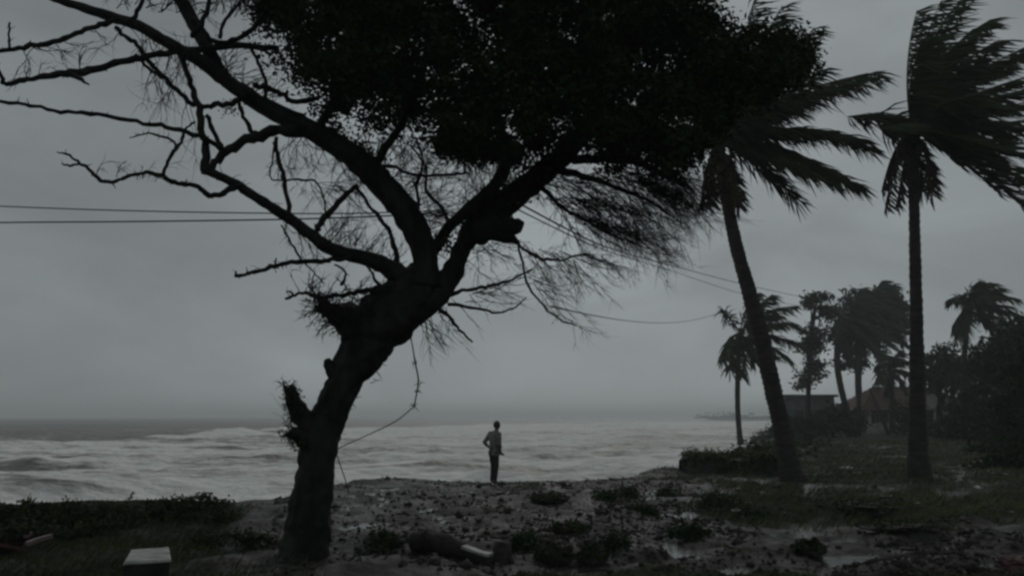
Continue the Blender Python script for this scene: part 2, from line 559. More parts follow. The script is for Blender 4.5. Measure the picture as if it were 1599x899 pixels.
def sea_mat():
    m = bpy.data.materials.new("storm_water")
    m.use_nodes = True
    t = m.node_tree; b = t.nodes['Principled BSDF']
    n = t.nodes.new; l = t.links.new
    tcn = n('ShaderNodeTexCoord')
    at = n('ShaderNodeAttribute'); at.attribute_name = 'foam'
    mpn = n('ShaderNodeMapping'); mpn.inputs['Scale'].default_value = (0.10, 0.42, 0.4)
    l(tcn.outputs['Object'], mpn.inputs[0])
    q = n('ShaderNodeTexNoise'); q.inputs['Scale'].default_value = 1.0; q.inputs['Detail'].default_value = 8
    q.inputs['Roughness'].default_value = 0.65; q.inputs['Distortion'].default_value = 0.8
    l(mpn.outputs[0], q.inputs['Vector'])
    e = n('ShaderNodeMapRange'); e.inputs['From Min'].default_value = 0.3; e.inputs['From Max'].default_value = 0.7
    e.inputs['To Min'].default_value = -0.48; e.inputs['To Max'].default_value = 0.5
    l(q.outputs[0], e.inputs[0])
    ad = n('ShaderNodeMath'); ad.operation = 'ADD'
    mp2 = n('ShaderNodeMapping'); mp2.inputs['Scale'].default_value = (0.38, 1.3, 1.0)
    l(tcn.outputs['Object'], mp2.inputs[0])
    q2 = n('ShaderNodeTexNoise'); q2.inputs['Scale'].default_value = 1.0; q2.inputs['Detail'].default_value = 7
    q2.inputs['Roughness'].default_value = 0.7; q2.inputs['Distortion'].default_value = 0.5
    l(mp2.outputs[0], q2.inputs['Vector'])
    e3 = n('ShaderNodeMapRange'); e3.inputs['From Min'].default_value = 0.32; e3.inputs['From Max'].default_value = 0.68
    e3.inputs['To Min'].default_value = -0.32; e3.inputs['To Max'].default_value = 0.32
    l(q2.outputs[0], e3.inputs[0])
    a3 = n('ShaderNodeMath'); a3.operation = 'ADD'
    l(e.outputs[0], a3.inputs[0]); l(e3.outputs[0], a3.inputs[1])
    l(at.outputs['Fac'], ad.inputs[0]); l(a3.outputs[0], ad.inputs[1])
    mr = n('ShaderNodeMapRange'); mr.interpolation_type = 'SMOOTHSTEP'
    mr.inputs['From Min'].default_value = 0.2; mr.inputs['From Max'].default_value = 0.95
    l(ad.outputs[0], mr.inputs[0])
    mixc = n('ShaderNodeMix'); mixc.data_type = 'RGBA'
    mixc.inputs[6].default_value = (0.128, 0.117, 0.10, 1)
    mixc.inputs[7].default_value = (0.82, 0.81, 0.785, 1)
    l(mr.outputs[0], mixc.inputs[0])
    l(mixc.outputs[2], b.inputs['Base Color'])
    rr = n('ShaderNodeMapRange'); rr.inputs['To Min'].default_value = 0.4; rr.inputs['To Max'].default_value = 0.9
    l(mr.outputs[0], rr.inputs[0]); l(rr.outputs[0], b.inputs['Roughness'])
    b.inputs['Specular IOR Level'].default_value = 0.3
    n2 = n('ShaderNodeTexNoise'); n2.inputs['Scale'].default_value = 0.9; n2.inputs['Detail'].default_value = 6
    l(tcn.outputs['Object'], n2.inputs['Vector'])
    bp = n('ShaderNodeBump'); bp.inputs['Strength'].default_value = 1.0; bp.inputs['Distance'].default_value = 0.6
    l(n2.outputs[0], bp.inputs['Height']); l(bp.outputs[0], b.inputs['Normal'])
    return m


angs_s = np.concatenate([np.arange(-40, 30, 0.2), np.arange(30, 320, 4.0)]) * d2r
rad_s = np.concatenate([[2, 10, 20], np.geomspace(26, 420, 330), np.geomspace(435, 9000, 70)])
sea = polar("sea", rad_s, angs_s, seah, sea_mat(), {'foam': foamf})
tag(sea, kind='structure')

# rain pools: a level sheet that shows wherever the ground dips under it
def pools():
    gx = np.arange(-5.5, 16, 0.07); gy = np.arange(8.2, 21.5, 0.09)
    X, Y = np.meshgrid(gx, gy, indexing='ij')
    H = gheight(X, Y); sdv = sdist(X, Y)
    lev = POOL
    keep = (sdv > 0.9) & (H < lev + 0.05) & ((X - 1.0) / np.maximum(Y, 1) > -0.36)
    kc = keep[:-1, :-1] & keep[1:, 1:] & keep[1:, :-1] & keep[:-1, 1:]
    ny = len(gy)
    i, j = np.nonzero(kc)
    Q = np.stack([i * ny + j, (i + 1) * ny + j, (i + 1) * ny + j + 1, i * ny + j + 1], 1)
    used, inv = np.unique(Q, return_inverse=True)
    V = np.stack([X.ravel()[used], Y.ravel()[used], np.full(len(used), lev)], 1)
    o = mesh("puddle_water", V, np.ascontiguousarray(inv.reshape(-1, 4)), M_pool)
    tag(o, kind='structure')


_gx, _gy = np.meshgrid(np.linspace(-3, 9, 120), np.linspace(10, 20, 120))
_h = gheight(_gx, _gy)[sdist(_gx, _gy) > 1.2]
POOL = float(np.percentile(_h, 17))
pools()

# ------------------------------------------------------------------ the big leaning tree
TY = G(478, 866).y
tb = P(476, 868, TY); tb.z = gz(tb.x, tb.y)
tree = empty("bare_limbed_tree", tb, "huge dark leaning tree with bare broken limbs and a dense windswept crown", "tree")


def limb_pts(rows, dy0, dy1, k=4):
    """rows of (px, py, width_px) -> points and radii, distance easing from dy0 to dy1"""
    R = cr(rows, k)
    n = len(R)
    pts, rad = [], []
    for i, r in enumerate(R):
        Y = TY + dy0 + (dy1 - dy0) * (i / (n - 1))
        p = P(r[0], r[1], Y)
        pts.append(p)
        rad.append(max(r[2], 1.2) * 0.5 * Y / F)
    return pts, rad


mb = MB()
pts, rad = limb_pts([(470, 905, 110), (472, 885, 92), (475, 866, 78), (481, 830, 70), (486, 785, 62), (493, 735, 56), (500, 690, 55), (516, 645, 53), (534, 605, 51),
                     (555, 568, 64), (578, 530, 80), (603, 497, 91), (636, 466, 86), (655, 440, 72), (662, 418, 46)], 0, 0.1, 6)
mb.tube([p for p in map(Vector, cr(pts, 2))], [float(v[0]) for v in cr([(r,) for r in rad], 2)], 44, 0.15, 6.0, 0.075)
# burls and broken stubs growing out of the trunk
for rows, d0, d1 in [([(492, 672, 40), (474, 655, 32), (461, 630, 24), (452, 606, 17)], 0, -0.25),
                     ([(490, 690, 30), (470, 682, 26), (456, 672, 14)], 0, -0.2),
                     ([(530, 590, 24), (516, 575, 20), (510, 562, 12)], 0, -0.1),
                     ([(590, 505, 56), (556, 497, 46), (528, 490, 36), (508, 478, 20), (496, 462, 10)], 0, -0.35),
                     ([(575, 522, 40), (548, 517, 34), (530, 505, 18)], 0, -0.2)]:
    pts, rad = limb_pts(rows, d0, d1, 4)
    mb.tube(pts, rad, 14, 0.35, 9.0, 0.08)
mb.build("trunk", M_bark, tree)

# ---- limbs and bare branches traced one by one: (name, rows, dY start, dY end)
limbs = [
    # main limb to the upper left
    [(662, 446, 56), (664, 405, 40), (653, 368, 42), (632, 330, 44), (603, 295, 44), (573, 264, 42), (540, 236, 40), (505, 213, 36), (465, 193, 33), (425, 173, 30), (388, 150, 27), (355, 126, 24), (335, 98, 22), (318, 66, 22), (300, 32, 22), (280, -5, 22), (255, -50, 20), (225, -95, 15)],
    # right hand limb into the crown
    [(640, 490, 50), (672, 462, 52), (693, 442, 42), (708, 422, 34), (718, 398, 29), (730, 374, 32), (746, 352, 44), (770, 334, 48), (800, 308, 42), (832, 283, 40), (862, 258, 36), (895, 226, 32), (925, 190, 28), (950, 140, 24), (965, 80, 18)],
    # lower left limb
    [(648, 448, 38), (618, 425, 32), (585, 408, 25), (548, 398, 22), (515, 388, 21), (485, 366, 20), (455, 343, 18), (425, 324, 17), (395, 305, 16), (362, 284, 15), (335, 272, 14), (316, 266, 12)],
    # high limb to the far upper left
    [(392, 154, 22), (350, 125, 22), (317, 97, 22), (283, 79, 21), (250, 60, 20), (215, 40, 19), (175, 27, 18), (140, 16, 16), (100, 3, 13), (60, -12, 10), (10, -30, 6)],
    # limb straight up through the crown
    [(668, 402, 22), (683, 382, 20), (700, 356, 17), (728, 330, 20), (765, 298, 22), (790, 255, 20), (780, 200, 18), (760, 140, 16), (735, 70, 14)],
]
ldy = [(0.0, -0.6), (0.05, 0.7), (-0.05, -0.8), (-0.5, -1.3), (0.2, -0.3)]
for rows, (a, b) in zip(limbs, ldy):
    m_ = MB()
    pts, rad = limb_pts(rows, a, b, 5)
    m_.tube(pts, rad, 14, 0.22, 8.0, 0.05)
    if rows[0] == (640, 490, 50):      # snapped side stub with a ragged end
        p2, r2 = limb_pts([(742, 362, 44), (768, 358, 38), (790, 356, 36), (808, 352, 26), (815, 344, 10)], 0.2, 0.15, 4)
        m_.tube(p2, r2, 12, 0.4, 9.0, 0.1)
        p2, r2 = limb_pts([(775, 366, 26), (798, 372, 18), (806, 378, 7)], 0.2, 0.1, 3)
        m_.tube(p2, r2, 8, 0.4, 9.0)
    m_.build("limb", M_bark, tree)

branches = [
    ([(318, 270, 13), (323, 235, 13), (316, 200, 12), (309, 168, 12), (300, 138, 10), (290, 108, 9), (282, 82, 8)], -0.8, -0.6),
    ([(322, 268, 10), (340, 248, 14), (362, 230, 16), (392, 216, 17), (425, 207, 20), (470, 203, 24)], -0.8, -0.4),
    ([(376, 291, 9), (352, 297, 10), (330, 307, 9), (312, 296, 9), (296, 287, 8), (272, 285, 8), (252, 275, 7), (228, 269, 7), (205, 274, 6), (180, 283, 6), (157, 281, 6), (140, 265, 6), (124, 256, 5), (108, 243, 4), (88, 237, 2)], -0.7, -1.6),
    ([(124, 256, 4), (108, 259, 4), (97, 255, 2)], -1.5, -1.6),
    ([(254, 272, 6), (262, 252, 6), (272, 236, 6), (284, 218, 5), (292, 200, 4), (305, 191, 3)], -1.2, -1.4),
    ([(274, 230, 4), (272, 220, 4), (250, 212, 4), (225, 209, 3), (203, 215, 2)], -1.2, -1.4),
    ([(352, 236, 8), (330, 222, 8), (310, 212, 8), (270, 200, 8), (235, 194, 7), (190, 186, 7), (140, 178, 7), (95, 175, 6), (55, 166, 6), (15, 160, 6), (-60, 142, 5)], -0.7, -1.8),
    ([(434, 75, 9), (380, 73, 11), (330, 76, 11), (290, 80, 11), (250, 84, 11), (210, 92, 11), (170, 102, 12), (130, 111, 13), (95, 118, 12), (60, 121, 10), (30, 127, 9), (5, 130, 7)], -0.3, -1.7),
    ([(110, 116, 10), (128, 124, 7), (139, 133, 3)], -1.5, -1.5),
    ([(5, 130, 7), (0, 112, 6), (-20, 90, 6)], -1.7, -1.8),
    ([(178, 32, 10), (150, 42, 9), (118, 53, 9), (85, 65, 9), (50, 72, 9), (20, 76, 8), (-40, 88, 7)], -1.0, -1.8),
    ([(15, 77, 4), (14, 60, 4), (15, 36, 3)], -1.7, -1.8),
    ([(178, 42, 7), (196, 57, 7), (214, 72, 8), (235, 98, 8), (258, 123, 8), (282, 146, 8), (302, 166, 9)], -0.9, -0.7),
    ([(212, 84, 5), (232, 106, 6), (252, 122, 6)], -0.9, -0.8),
    ([(322, 180, 7), (334, 205, 8), (348, 232, 8)], -0.7, -0.6),
    ([(308, 168, 9), (330, 165, 9), (352, 163, 9), (380, 155, 9)], -0.7, -0.5),
    ([(372, 160, 7), (380, 182, 7), (394, 208, 8)], -0.6, -0.5),
    ([(430, 215, 7), (434, 240, 7), (440, 268, 8), (447, 300, 8), (453, 340, 8)], -0.4, -0.6),
    ([(428, 222, 3), (424, 255, 3), (422, 278, 3), (440, 281, 3), (475, 281, 4), (495, 285, 3), (506, 315, 3), (508, 345, 3)], -0.4, -0.7),
    ([(558, 288, 8), (535, 308, 9), (510, 335, 10), (494, 360, 12)], -0.2, -0.4),
    ([(556, 292, 5), (575, 318, 6), (600, 350, 7), (615, 385, 8), (622, 410, 9)], -0.2, -0.1),
    ([(555, 398, 8), (525, 405, 8), (500, 407, 8), (470, 408, 8), (440, 413, 8), (415, 419, 7), (388, 428, 6), (366, 432, 6)], -0.3, -0.9),
    ([(430, 416, 4), (431, 403, 2)], -0.8, -0.8),
    ([(370, 431, 4), (368, 423, 2)], -0.9, -0.9),
    ([(612, 448, 11), (585, 452, 10), (560, 457, 9), (530, 461, 8), (505, 464, 8), (488, 460, 6), (470, 456, 5), (458, 462, 5), (447, 468, 4)], 0, -0.7),
    ([(458, 460, 3), (452, 456, 3), (447, 455, 1.5)], -0.6, -0.7),
    ([(572, 412, 4), (585, 435, 5), (598, 450, 6)], -0.1, -0.1),
    ([(532, 445, 5), (540, 425, 4), (522, 413, 3)], -0.3, -0.4),
    ([(440, 352, 3), (455, 380, 4), (470, 405, 3), (490, 425, 2), (505, 442, 2)], -0.5, -0.5),
    ([(805, 374, 5), (822, 392, 5), (848, 404, 5), (876, 406, 4), (905, 398, 3), (930, 400, 2)], 0.3, 0.9),
    ([(808, 376, 4), (816, 410, 4), (826, 448, 4), (848, 478, 3), (876, 500, 3), (900, 508, 2)], 0.3, 0.7),
    ([(690, 468, 9), (716, 456, 7), (745, 450, 6), (770, 446, 5), (800, 436, 4), (830, 420, 3)], 0.1, 0.6),
    ([(686, 480, 8), (705, 500, 6), (722, 520, 4), (738, 535, 2.5)], 0.1, 0.0),
    ([(700, 476, 6), (735, 480, 5), (770, 487, 4), (800, 482, 3), (822, 465, 2)], 0.2, 0.5),
    ([(860, 262, 16), (900, 270, 12), (940, 285, 9), (980, 300, 7), (1020, 318, 5), (1060, 345, 3)], 0.4, 1.3),
    ([(838, 282, 11), (862, 308, 8), (892, 332, 6), (925, 350, 5), (960, 368, 4), (1000, 384, 2.5), (1030, 392, 1.5)], 0.3, 1.1),
    ([(880, 245, 18), (930, 248, 14), (990, 254, 10), (1050, 275, 7), (1085, 300, 4)], 0.5, 1.5),
    ([(650, 355, 5), (655, 325, 5), (650, 290, 5), (660, 255, 4), (650, 215, 4)], 0.2, 0.1),
    ([(705, 360, 5), (690, 325, 6), (665, 298, 5), (665, 262, 4), (640, 225, 4)], 0.2, -0.1),
    ([(570, 262, 7), (610, 260, 6), (645, 272, 5), (690, 274, 5), (730, 270, 4)], -0.2, 0.1),
    ([(300, 30, 10), (318, 50, 9), (342, 68, 9), (370, 60, 8), (400, 40, 8), (420, 10, 7)], -0.9, -0.5),
    ([(300, 60, 8), (318, 30, 8), (328, -10, 7)], -1.0, -1.2),
    ([(390, 68, 6), (404, 100, 6), (416, 130, 6), (415, 155, 6)], -0.4, -0.4),
    ([(395, 135, 9), (420, 138, 9), (445, 150, 9), (470, 160, 9), (500, 150, 8)], -0.5, -0.2),
    ([(345, 60, 6), (352, 30, 6), (372, 8, 5), (380, -20, 5)], -0.7, -0.6),
    ([(500, 200, 14), (520, 160, 13), (545, 110, 12), (570, 50, 11), (590, -20, 9)], -0.3, -0.5),
    ([(580, 265, 16), (610, 220, 14), (640, 170, 13), (660, 110, 12), (670, 40, 10)], -0.1, -0.2),
    ([(200, 35, 8), (220, 12, 7), (225, -20, 6)], -1.1, -1.3),
    ([(895, 226, 16), (960, 190, 14), (1030, 150, 12), (1100, 120, 10), (1170, 100, 8), (1220, 90, 6)], 0.6, 1.6),
]
for rows, a, b in branches:
    m_ = MB()
    pts, rad = limb_pts(rows, a, b, 4)
    # nodular, crooked bark
    q = []
    for i, p in enumerate(pts):
        j = 0.35 * rad[i] + 0.006
        q.append(p + Vector((rnd.uniform(-j, j), rnd.uniform(-j, j), rnd.uniform(-j, j))))
    m_.tube(q, rad, 7, 0.35, 14.0)
    for i in range(1, len(pts) - 1):
        if rnd.random() < 0.55:                       # spurs
            d = Vector((rnd.uniform(-1, 1), rnd.uniform(-1, 1), rnd.uniform(-.6, 1))).normalized()
            l_ = rnd.uniform(0.03, 0.09)
            m_.tube([q[i], q[i] + d * l_], [rad[i] * 0.5, 0.002], 4)
    m_.build("branch", M_bark, tree)


def twig(mb, p, d, Ln, r, level, wind=0.10, droop=0.05, wob=0.22, kids=(3, 6), n=6):
    p = Vector(p); d = Vector(d).normalized()
    pts = [p.copy()]
    st = Ln / n
    for i in range(n):
        d = (d + WIND * wind + Vector((0, 0, -droop)) + Vector((rnd.gauss(0, wob), rnd.gauss(0, wob), rnd.gauss(0, wob)))).normalized()
        p = p + d * st
        pts.append(p.copy())
    mb.tube(pts, [r * (1 - 0.75 * i / n) for i in range(n + 1)], 3, cap=False)
    if level > 0:
        for _ in range(rnd.randint(*kids)):
            k = rnd.randint(1, n - 1)
            dd = (pts[k + 1] - pts[k]).normalized()
            s = Vector((rnd.gauss(0, 1), rnd.gauss(0, 1), rnd.gauss(0, 1)))
            twig(mb, pts[k], dd + s * 0.5, Ln * rnd.uniform(0.3, 0.6), r * 0.6, level - 1, wind, droop, wob, kids, max(3, n - 2))


tw = MB()


def spray(x0, y0, x1, y1, dya, dyb, cnt, ang, spread, ln, r=0.006, level=2, **kw):
    """count of twig sprays whose feet lie along the line (x0,y0)-(x1,y1) in the crown"""
    for _ in range(int(cnt * 1.35)):
        t = rnd.random()
        p = P(x0 + (x1 - x0) * t + rnd.uniform(-6, 6), y0 + (y1 - y0) * t + rnd.uniform(-6, 6), TY + dya + (dyb - dya) * t + rnd.uniform(-.25, .25))
        a = math.radians(ang + rnd.uniform(-spread, spread))
        twig(tw, p, (math.cos(a), rnd.uniform(-.5, .5), math.sin(a)), rnd.uniform(*ln), r * 1.35, level, **kw)


# the fine hanging mass swept to leeward
spray(820, 285, 1040, 262, 0.3, 1.4, 40, -26, 30, (0.9, 1.5), 0.0062, wind=0.08, droop=0.07, wob=0.15, kids=(4, 7))
spray(850, 310, 1000, 320, 0.4, 1.3, 26, -30, 28, (0.7, 1.25), 0.0054, wind=0.09, droop=0.06, wob=0.15, kids=(4, 7))
spray(880, 330, 1020, 380, 0.4, 1.2, 30, -20, 28, (0.5, 0.9), 0.005, wind=0.1, droop=0.05, wob=0.15, kids=(3, 6))
spray(940, 262, 1060, 262, 0.6, 1.4, 18, -45, 30, (0.6, 0.95), 0.0055, wind=0.12, droop=0.04, wob=0.16, kids=(4, 7))
spray(815, 385, 900, 402, 0.3, 0.8, 12, -40, 35, (0.5, 0.9), 0.0055, wind=0.1, droop=0.08, wob=0.15)
spray(822, 420, 870, 490, 0.3, 0.6, 8, -35, 25, (0.4, 0.7), 0.005, wind=0.08, droop=0.06, wob=0.15)
spray(700, 474, 800, 440, 0.1, 0.5, 12, -10, 45, (0.35, 0.7), 0.005, wind=0.1, droop=0.05, wob=0.2, level=1)
spray(650, 505, 700, 478, 0.0, 0.1, 11, -60, 35, (0.3, 0.7), 0.005, wind=0.08, droop=0.08, wob=0.18, level=1)
spray(720, 400, 780, 370, 0.1, 0.2, 10, -20, 40, (0.4, 0.75), 0.005, wind=0.1, droop=0.06)
spray(865, 395, 945, 402, 0.5, 1.0, 14, -35, 25, (0.35, 0.65), 0.0045, wind=0.1, droop=0.05, wob=0.15, kids=(3, 5))
spray(990, 272, 1062, 300, 1.0, 1.4, 22, -42, 25, (0.5, 0.9), 0.005, wind=0.1, droop=0.05, wob=0.15, kids=(4, 6))
# between the two main limbs, under the crown
spray(590, 270, 650, 340, -0.1, 0, 16, 25, 50, (0.5, 1.0), 0.0055, wind=0.06, droop=-0.02)
spray(560, 210, 860, 235, -0.2, 0.4, 46, -80, 60, (0.5, 0.9), 0.006, wind=0.06, droop=0.02)
spray(720, 360, 850, 270, 0.1, 0.4, 20, 120, 60, (0.4, 0.8), 0.006, wind=0.04, droop=-0.02)
# feathery water shoots on the lower left limb
spray(500, 375, 620, 425, -0.3, 0, 34, 65, 40, (0.3, 0.65), 0.005, wind=0.05, droop=-0.03, level=1, kids=(3, 5))
spray(440, 200, 560, 255, -0.4, -0.2, 14, -80, 40, (0.4, 0.8), 0.005, wind=0.04, droop=0.03)
spray(420, 320, 500, 380, -0.5, -0.3, 9, -70, 30, (0.25, 0.6), 0.0045, wind=0.05, droop=0.05, level=1)
spray(455, 285, 555, 300, -0.5, -0.2, 10, -30, 60, (0.3, 0.6), 0.0045)
# upper left tangle
spray(285, 90, 425, 160, -0.7, -0.4, 26, 60, 70, (0.3, 0.7), 0.0055, wind=0.02, droop=0.0, level=1)
spray(180, 30, 300, 90, -1.1, -0.8, 16, -90, 40, (0.3, 0.8), 0.005, wind=0.02, droop=0.04, level=1)
spray(180, 10, 420, 30, -1.1, -0.4, 24, 70, 50, (0.4, 0.8), 0.006, wind=0.02, droop=0.0)
spray(20, 80, 150, 50, -1.8, -1.2, 7, -70, 60, (0.2, 0.5), 0.005, level=1)
spray(5, 130, 130, 112, -1.7, -1.4, 7, 110, 60, (0.2, 0.45), 0.005, level=1)
spray(130, 270, 270, 280, -1.5, -1.1, 9, 80, 50, (0.15, 0.4), 0.004, level=1)
spray(225, 95, 300, 160, -0.9, -0.7, 9, -85, 30, (0.4, 0.9), 0.0045, wind=0.01, droop=0.05, level=1)
spray(325, 268, 430, 325, -0.8, -0.5, 12, 60, 70, (0.08, 0.25), 0.006, level=0)
spray(370, 431, 520, 407, -0.9, -0.4, 9, 90, 80, (0.08, 0.2), 0.005, level=0)
spray(470, 460, 600, 452, -0.6, -0.1, 22, 60, 80, (0.15, 0.4), 0.006, level=1)
spray(490, 470, 540, 510, -0.4, -0.2, 46, 150, 60, (0.12, 0.35), 0.007, wind=0.0, level=1)
spray(445, 605, 470, 655, -0.3, -0.1, 34, 130, 60, (0.06, 0.2), 0.007, wind=0.0, level=1)
spray(452, 672, 470, 690, -0.2, -0.1, 26, 180, 50, (0.06, 0.18), 0.006, wind=0.0, level=1)
spray(445, 640, 470, 690, -0.2, -0.1, 6, 125, 20, (0.3, 0.5), 0.003, wind=0.0, level=0)
spray(540, 650, 600, 560, 0, 0, 7, -10, 50, (0.05, 0.15), 0.006, level=0)
spray(640, 440, 690, 300, 0.0, 0.2, 22, 40, 70, (0.2, 0.5), 0.005, level=1)
o = tw.build("twigs", M_twig, tree)
o['kind'] = 'stuff'

# hanging creeper and its stay line
cv = MB()
pts, rad = limb_pts([(640, 520, 2), (645, 545, 2), (648, 565, 2.4), (653, 590, 2.4), (651, 612, 2.2), (646, 636, 2)], 0.1, 0.15, 4)
cv.tube(pts, rad, 4)
for px, py in ((648, 566), (655, 596), (650, 610), (646, 632)):
    for _ in range(7):
        p = P(px + rnd.uniform(-3, 3), py + rnd.uniform(-3, 3), TY + 0.13)
        twig(cv, p, (rnd.uniform(-1, 1), rnd.uniform(-1, 1), rnd.uniform(-1, .6)), rnd.uniform(0.04, 0.1), 0.007, 0)
pts, rad = limb_pts([(646, 634, 1.6), (620, 656, 1.6), (580, 676, 1.5), (540, 694, 1.5), (524, 702, 1.6)], 0.15, 0.0, 4)
cv.tube(pts, rad, 4)
pts, rad = limb_pts([(524, 702, 1.6), (530, 722, 1.6), (539, 748, 1.6), (545, 770, 1.6)], 0.0, 0.05, 3)
cv.tube(pts, rad, 4)
cv.build("creeper", M_twig, tree)

# ---- crown: leaf clumps through a real volume
def crown_leaves(poly, nclump, per, ymid, yhalf, crad, ln, wd, bias, holes=()):
    poly = np.array(poly, float)
    lo = poly.min(0); hi = poly.max(0)
    C = []
    A_ = poly; B_ = np.roll(poly, -1, 0); AB = B_ - A_
    while len(C) < nclump:
        x = rng.uniform(lo[0], hi[0], 400); y = rng.uniform(lo[1], hi[1], 400)
        ok = in_poly(x, y, poly)
        for a, b in zip(x[ok], y[ok]):
            if any(((a - hx) / hr) ** 2 + ((b - hy) / hr2) ** 2 < 1 for hx, hy, hr, hr2 in holes):
                continue
            # thin and gappy towards the rim
            tt = np.clip(((a - A_[:, 0]) * AB[:, 0] + (b - A_[:, 1]) * AB[:, 1]) / (AB ** 2).sum(1), 0, 1)
            dd = np.hypot(a - A_[:, 0] - tt * AB[:, 0], b - A_[:, 1] - tt * AB[:, 1]).min()
            if dd / 75 + 1.5 * float(fbm(np.array([a / 45]), np.array([b / 45]), 3, 27)[0]) + rng.uniform(-.15, .15) < (0.02 if a < 560 else 0.16):
                continue
            C.append(tuple(P(a, b, ymid + rng.uniform(-1, 1) * yhalf)))
    C = np.array(C[:nclump])
    cr_ = rng.uniform(crad * 0.6, crad * 1.3, nclump)
    c = np.repeat(C, per, 0) + rng.normal(size=(nclump * per, 3)) * np.repeat(cr_, per)[:, None] * np.array([0.62, 0.62, 0.42])
    return leaves(c, ln, wd, bias)


poly_main = [(412, -260), (395, -40), (404, 20), (425, 60), (448, 70), (440, 100), (470, 112), (500, 125), (515, 160), (520, 195), (555, 190), (600, 200), (640, 205), (690, 236), (745, 250),
             (800, 246), (850, 225), (890, 240), (950, 255), (1010, 258), (1075, 245), (1115, 235), (1150, 205), (1180, 165), (1212, 140), (1248, 122), (1262, 90), (1240, 62), (1205, 58), (1172, 38), (1155, 0), (1148, -40), (1130, -260)]
holes = [(548, 200, 26, 36), (737, 20, 14, 26), (750, 50, 10, 14), (490, 10, 8, 12), (590, 5, 14, 8), (785, 148, 9, 12), (685, 22, 9, 8), (938, 175, 8, 10)]
V1, Q1 = crown_leaves(poly_main, 1800, 120, TY + 0.25, 1.7, 0.20, 0.085, 0.040, (0.9, 0.1, -0.3), holes)
# ragged rim tufts
rim = [(470, 122), (490, 130), (500, 160), (512, 190), (530, 205), (438, 95), (420, 45), (570, 235), (600, 200), (650, 200), (700, 228), (760, 238), (835, 228), (880, 235), (930, 240), (985, 250), (1030, 255), (1072, 258), (1240, 98), (1252, 84), (1225, 120), (1195, 150), (1255, 70), (1210, 75), (800, 300), (770, 325), (830, 275), (740, 350), (690, 385)]
C = np.array([tuple(P(x + rng.uniform(-8, 8), y + rng.uniform(-8, 8), TY + 0.2 + rng.uniform(-.6, .6))) for x, y in rim for _ in range(3)])
c = np.repeat(C, 45, 0) + rng.normal(size=(len(C) * 45, 3)) * np.array([0.12, 0.15, 0.08])
V2, Q2 = leaves(c, 0.075, 0.04, (0.4, 0, -0.3))
# epiphyte tufts on burl and stubs
C = np.array([tuple(P(x + rng.uniform(-9, 9), y + rng.uniform(-7, 7), TY - 0.2 + rng.uniform(-.15, .1))) for x, y in
              [(500, 470), (515, 490), (535, 505), (550, 512), (560, 492), (580, 480), (520, 470), (545, 475), (450, 610), (456, 622), (464, 640), (458, 680), (468, 690), (362, 165)] for _ in range(3)])
c = np.repeat(C, 26, 0) + rng.normal(size=(len(C) * 26, 3)) * np.array([0.06, 0.06, 0.05])
V3, Q3 = leaves(c, 0.05, 0.022, (0, 0, 0.2))
V = np.vstack([V1, V2, V3]); Q = np.vstack([Q1, Q2 + len(V1), Q3 + len(V1) + len(V2)])
mesh("crown", V, Q, M_leaf, tree, smooth=False)


# ------------------------------------------------------------------ palms
def frond_mesh(p0, p1, p2, nleaf=84, leaf=0.62, wid=0.05, wind=0.9, grav=0.35, rach=0.024, lean=0.5):
    """bezier rachis with two rows of hanging, wind-combed leaflets"""
    m_ = MB()
    ts = np.linspace(0, 1, 15)
    pts = [p0 * (1 - t) ** 2 + p1 * 2 * t * (1 - t) + p2 * t * t for t in ts]
    m_.tube(pts, [rach * (1.5 - 1.35 * t) + (0.03 if t < 0.1 else 0) for t in ts], 5)
    torn = rnd.random() * 6
    for k in range(nleaf):
        t = 0.13 + 0.86 * (k + rnd.random() * 0.6) / nleaf
        p = p0 * (1 - t) ** 2 + p1 * 2 * t * (1 - t) + p2 * t * t
        T = ((p1 - p0) * (1 - t) + (p2 - p1) * t).normalized()
        up = Vector((0, 0, 1))
        Sd = T.cross(up)
        if Sd.length < 0.15: Sd = T.cross(Vector((0, 1, 0)))
        Sd.normalize()
        for s in (-1, 1):
            if rnd.random() < 0.08 + 0.35 * max(0, mnoise.noise(Vector((t * 7 + torn, s * 3.7, torn)))): continue
            ll = leaf * (0.62 + 0.5 * math.sin(math.pi * min(1, t * 0.75 + 0.12))) * rnd.uniform(0.65, 1.25)
            d = (Sd * s * 0.75 + T * lean + WIND * wind + Vector((0, 0, -grav)) + Vector((rnd.gauss(0, .22), rnd.gauss(0, .22), rnd.gauss(0, .22)))).normalized()
            d2 = (d + WIND * 0.35 * wind + Vector((0, 0, -grav * 0.8)) + Vector((rnd.gauss(0, .1), rnd.gauss(0, .1), rnd.gauss(0, .1)))).normalized()
            wv = d.cross(Vector((rnd.gauss(0, .4), 1, rnd.gauss(0, .4))))
            if wv.length < 0.1: wv = d.cross(Vector((1, 0, 0)))
            wv = wv.normalized() * wid * 0.5
            a = p; b = p + d * ll * 0.5; c = b + d2 * ll * 0.5
            m_.add([a - wv * 0.5, a + wv * 0.5, b + wv, b - wv, c], [(0, 1, 2, 3), (3, 2, 4)])
    return m_


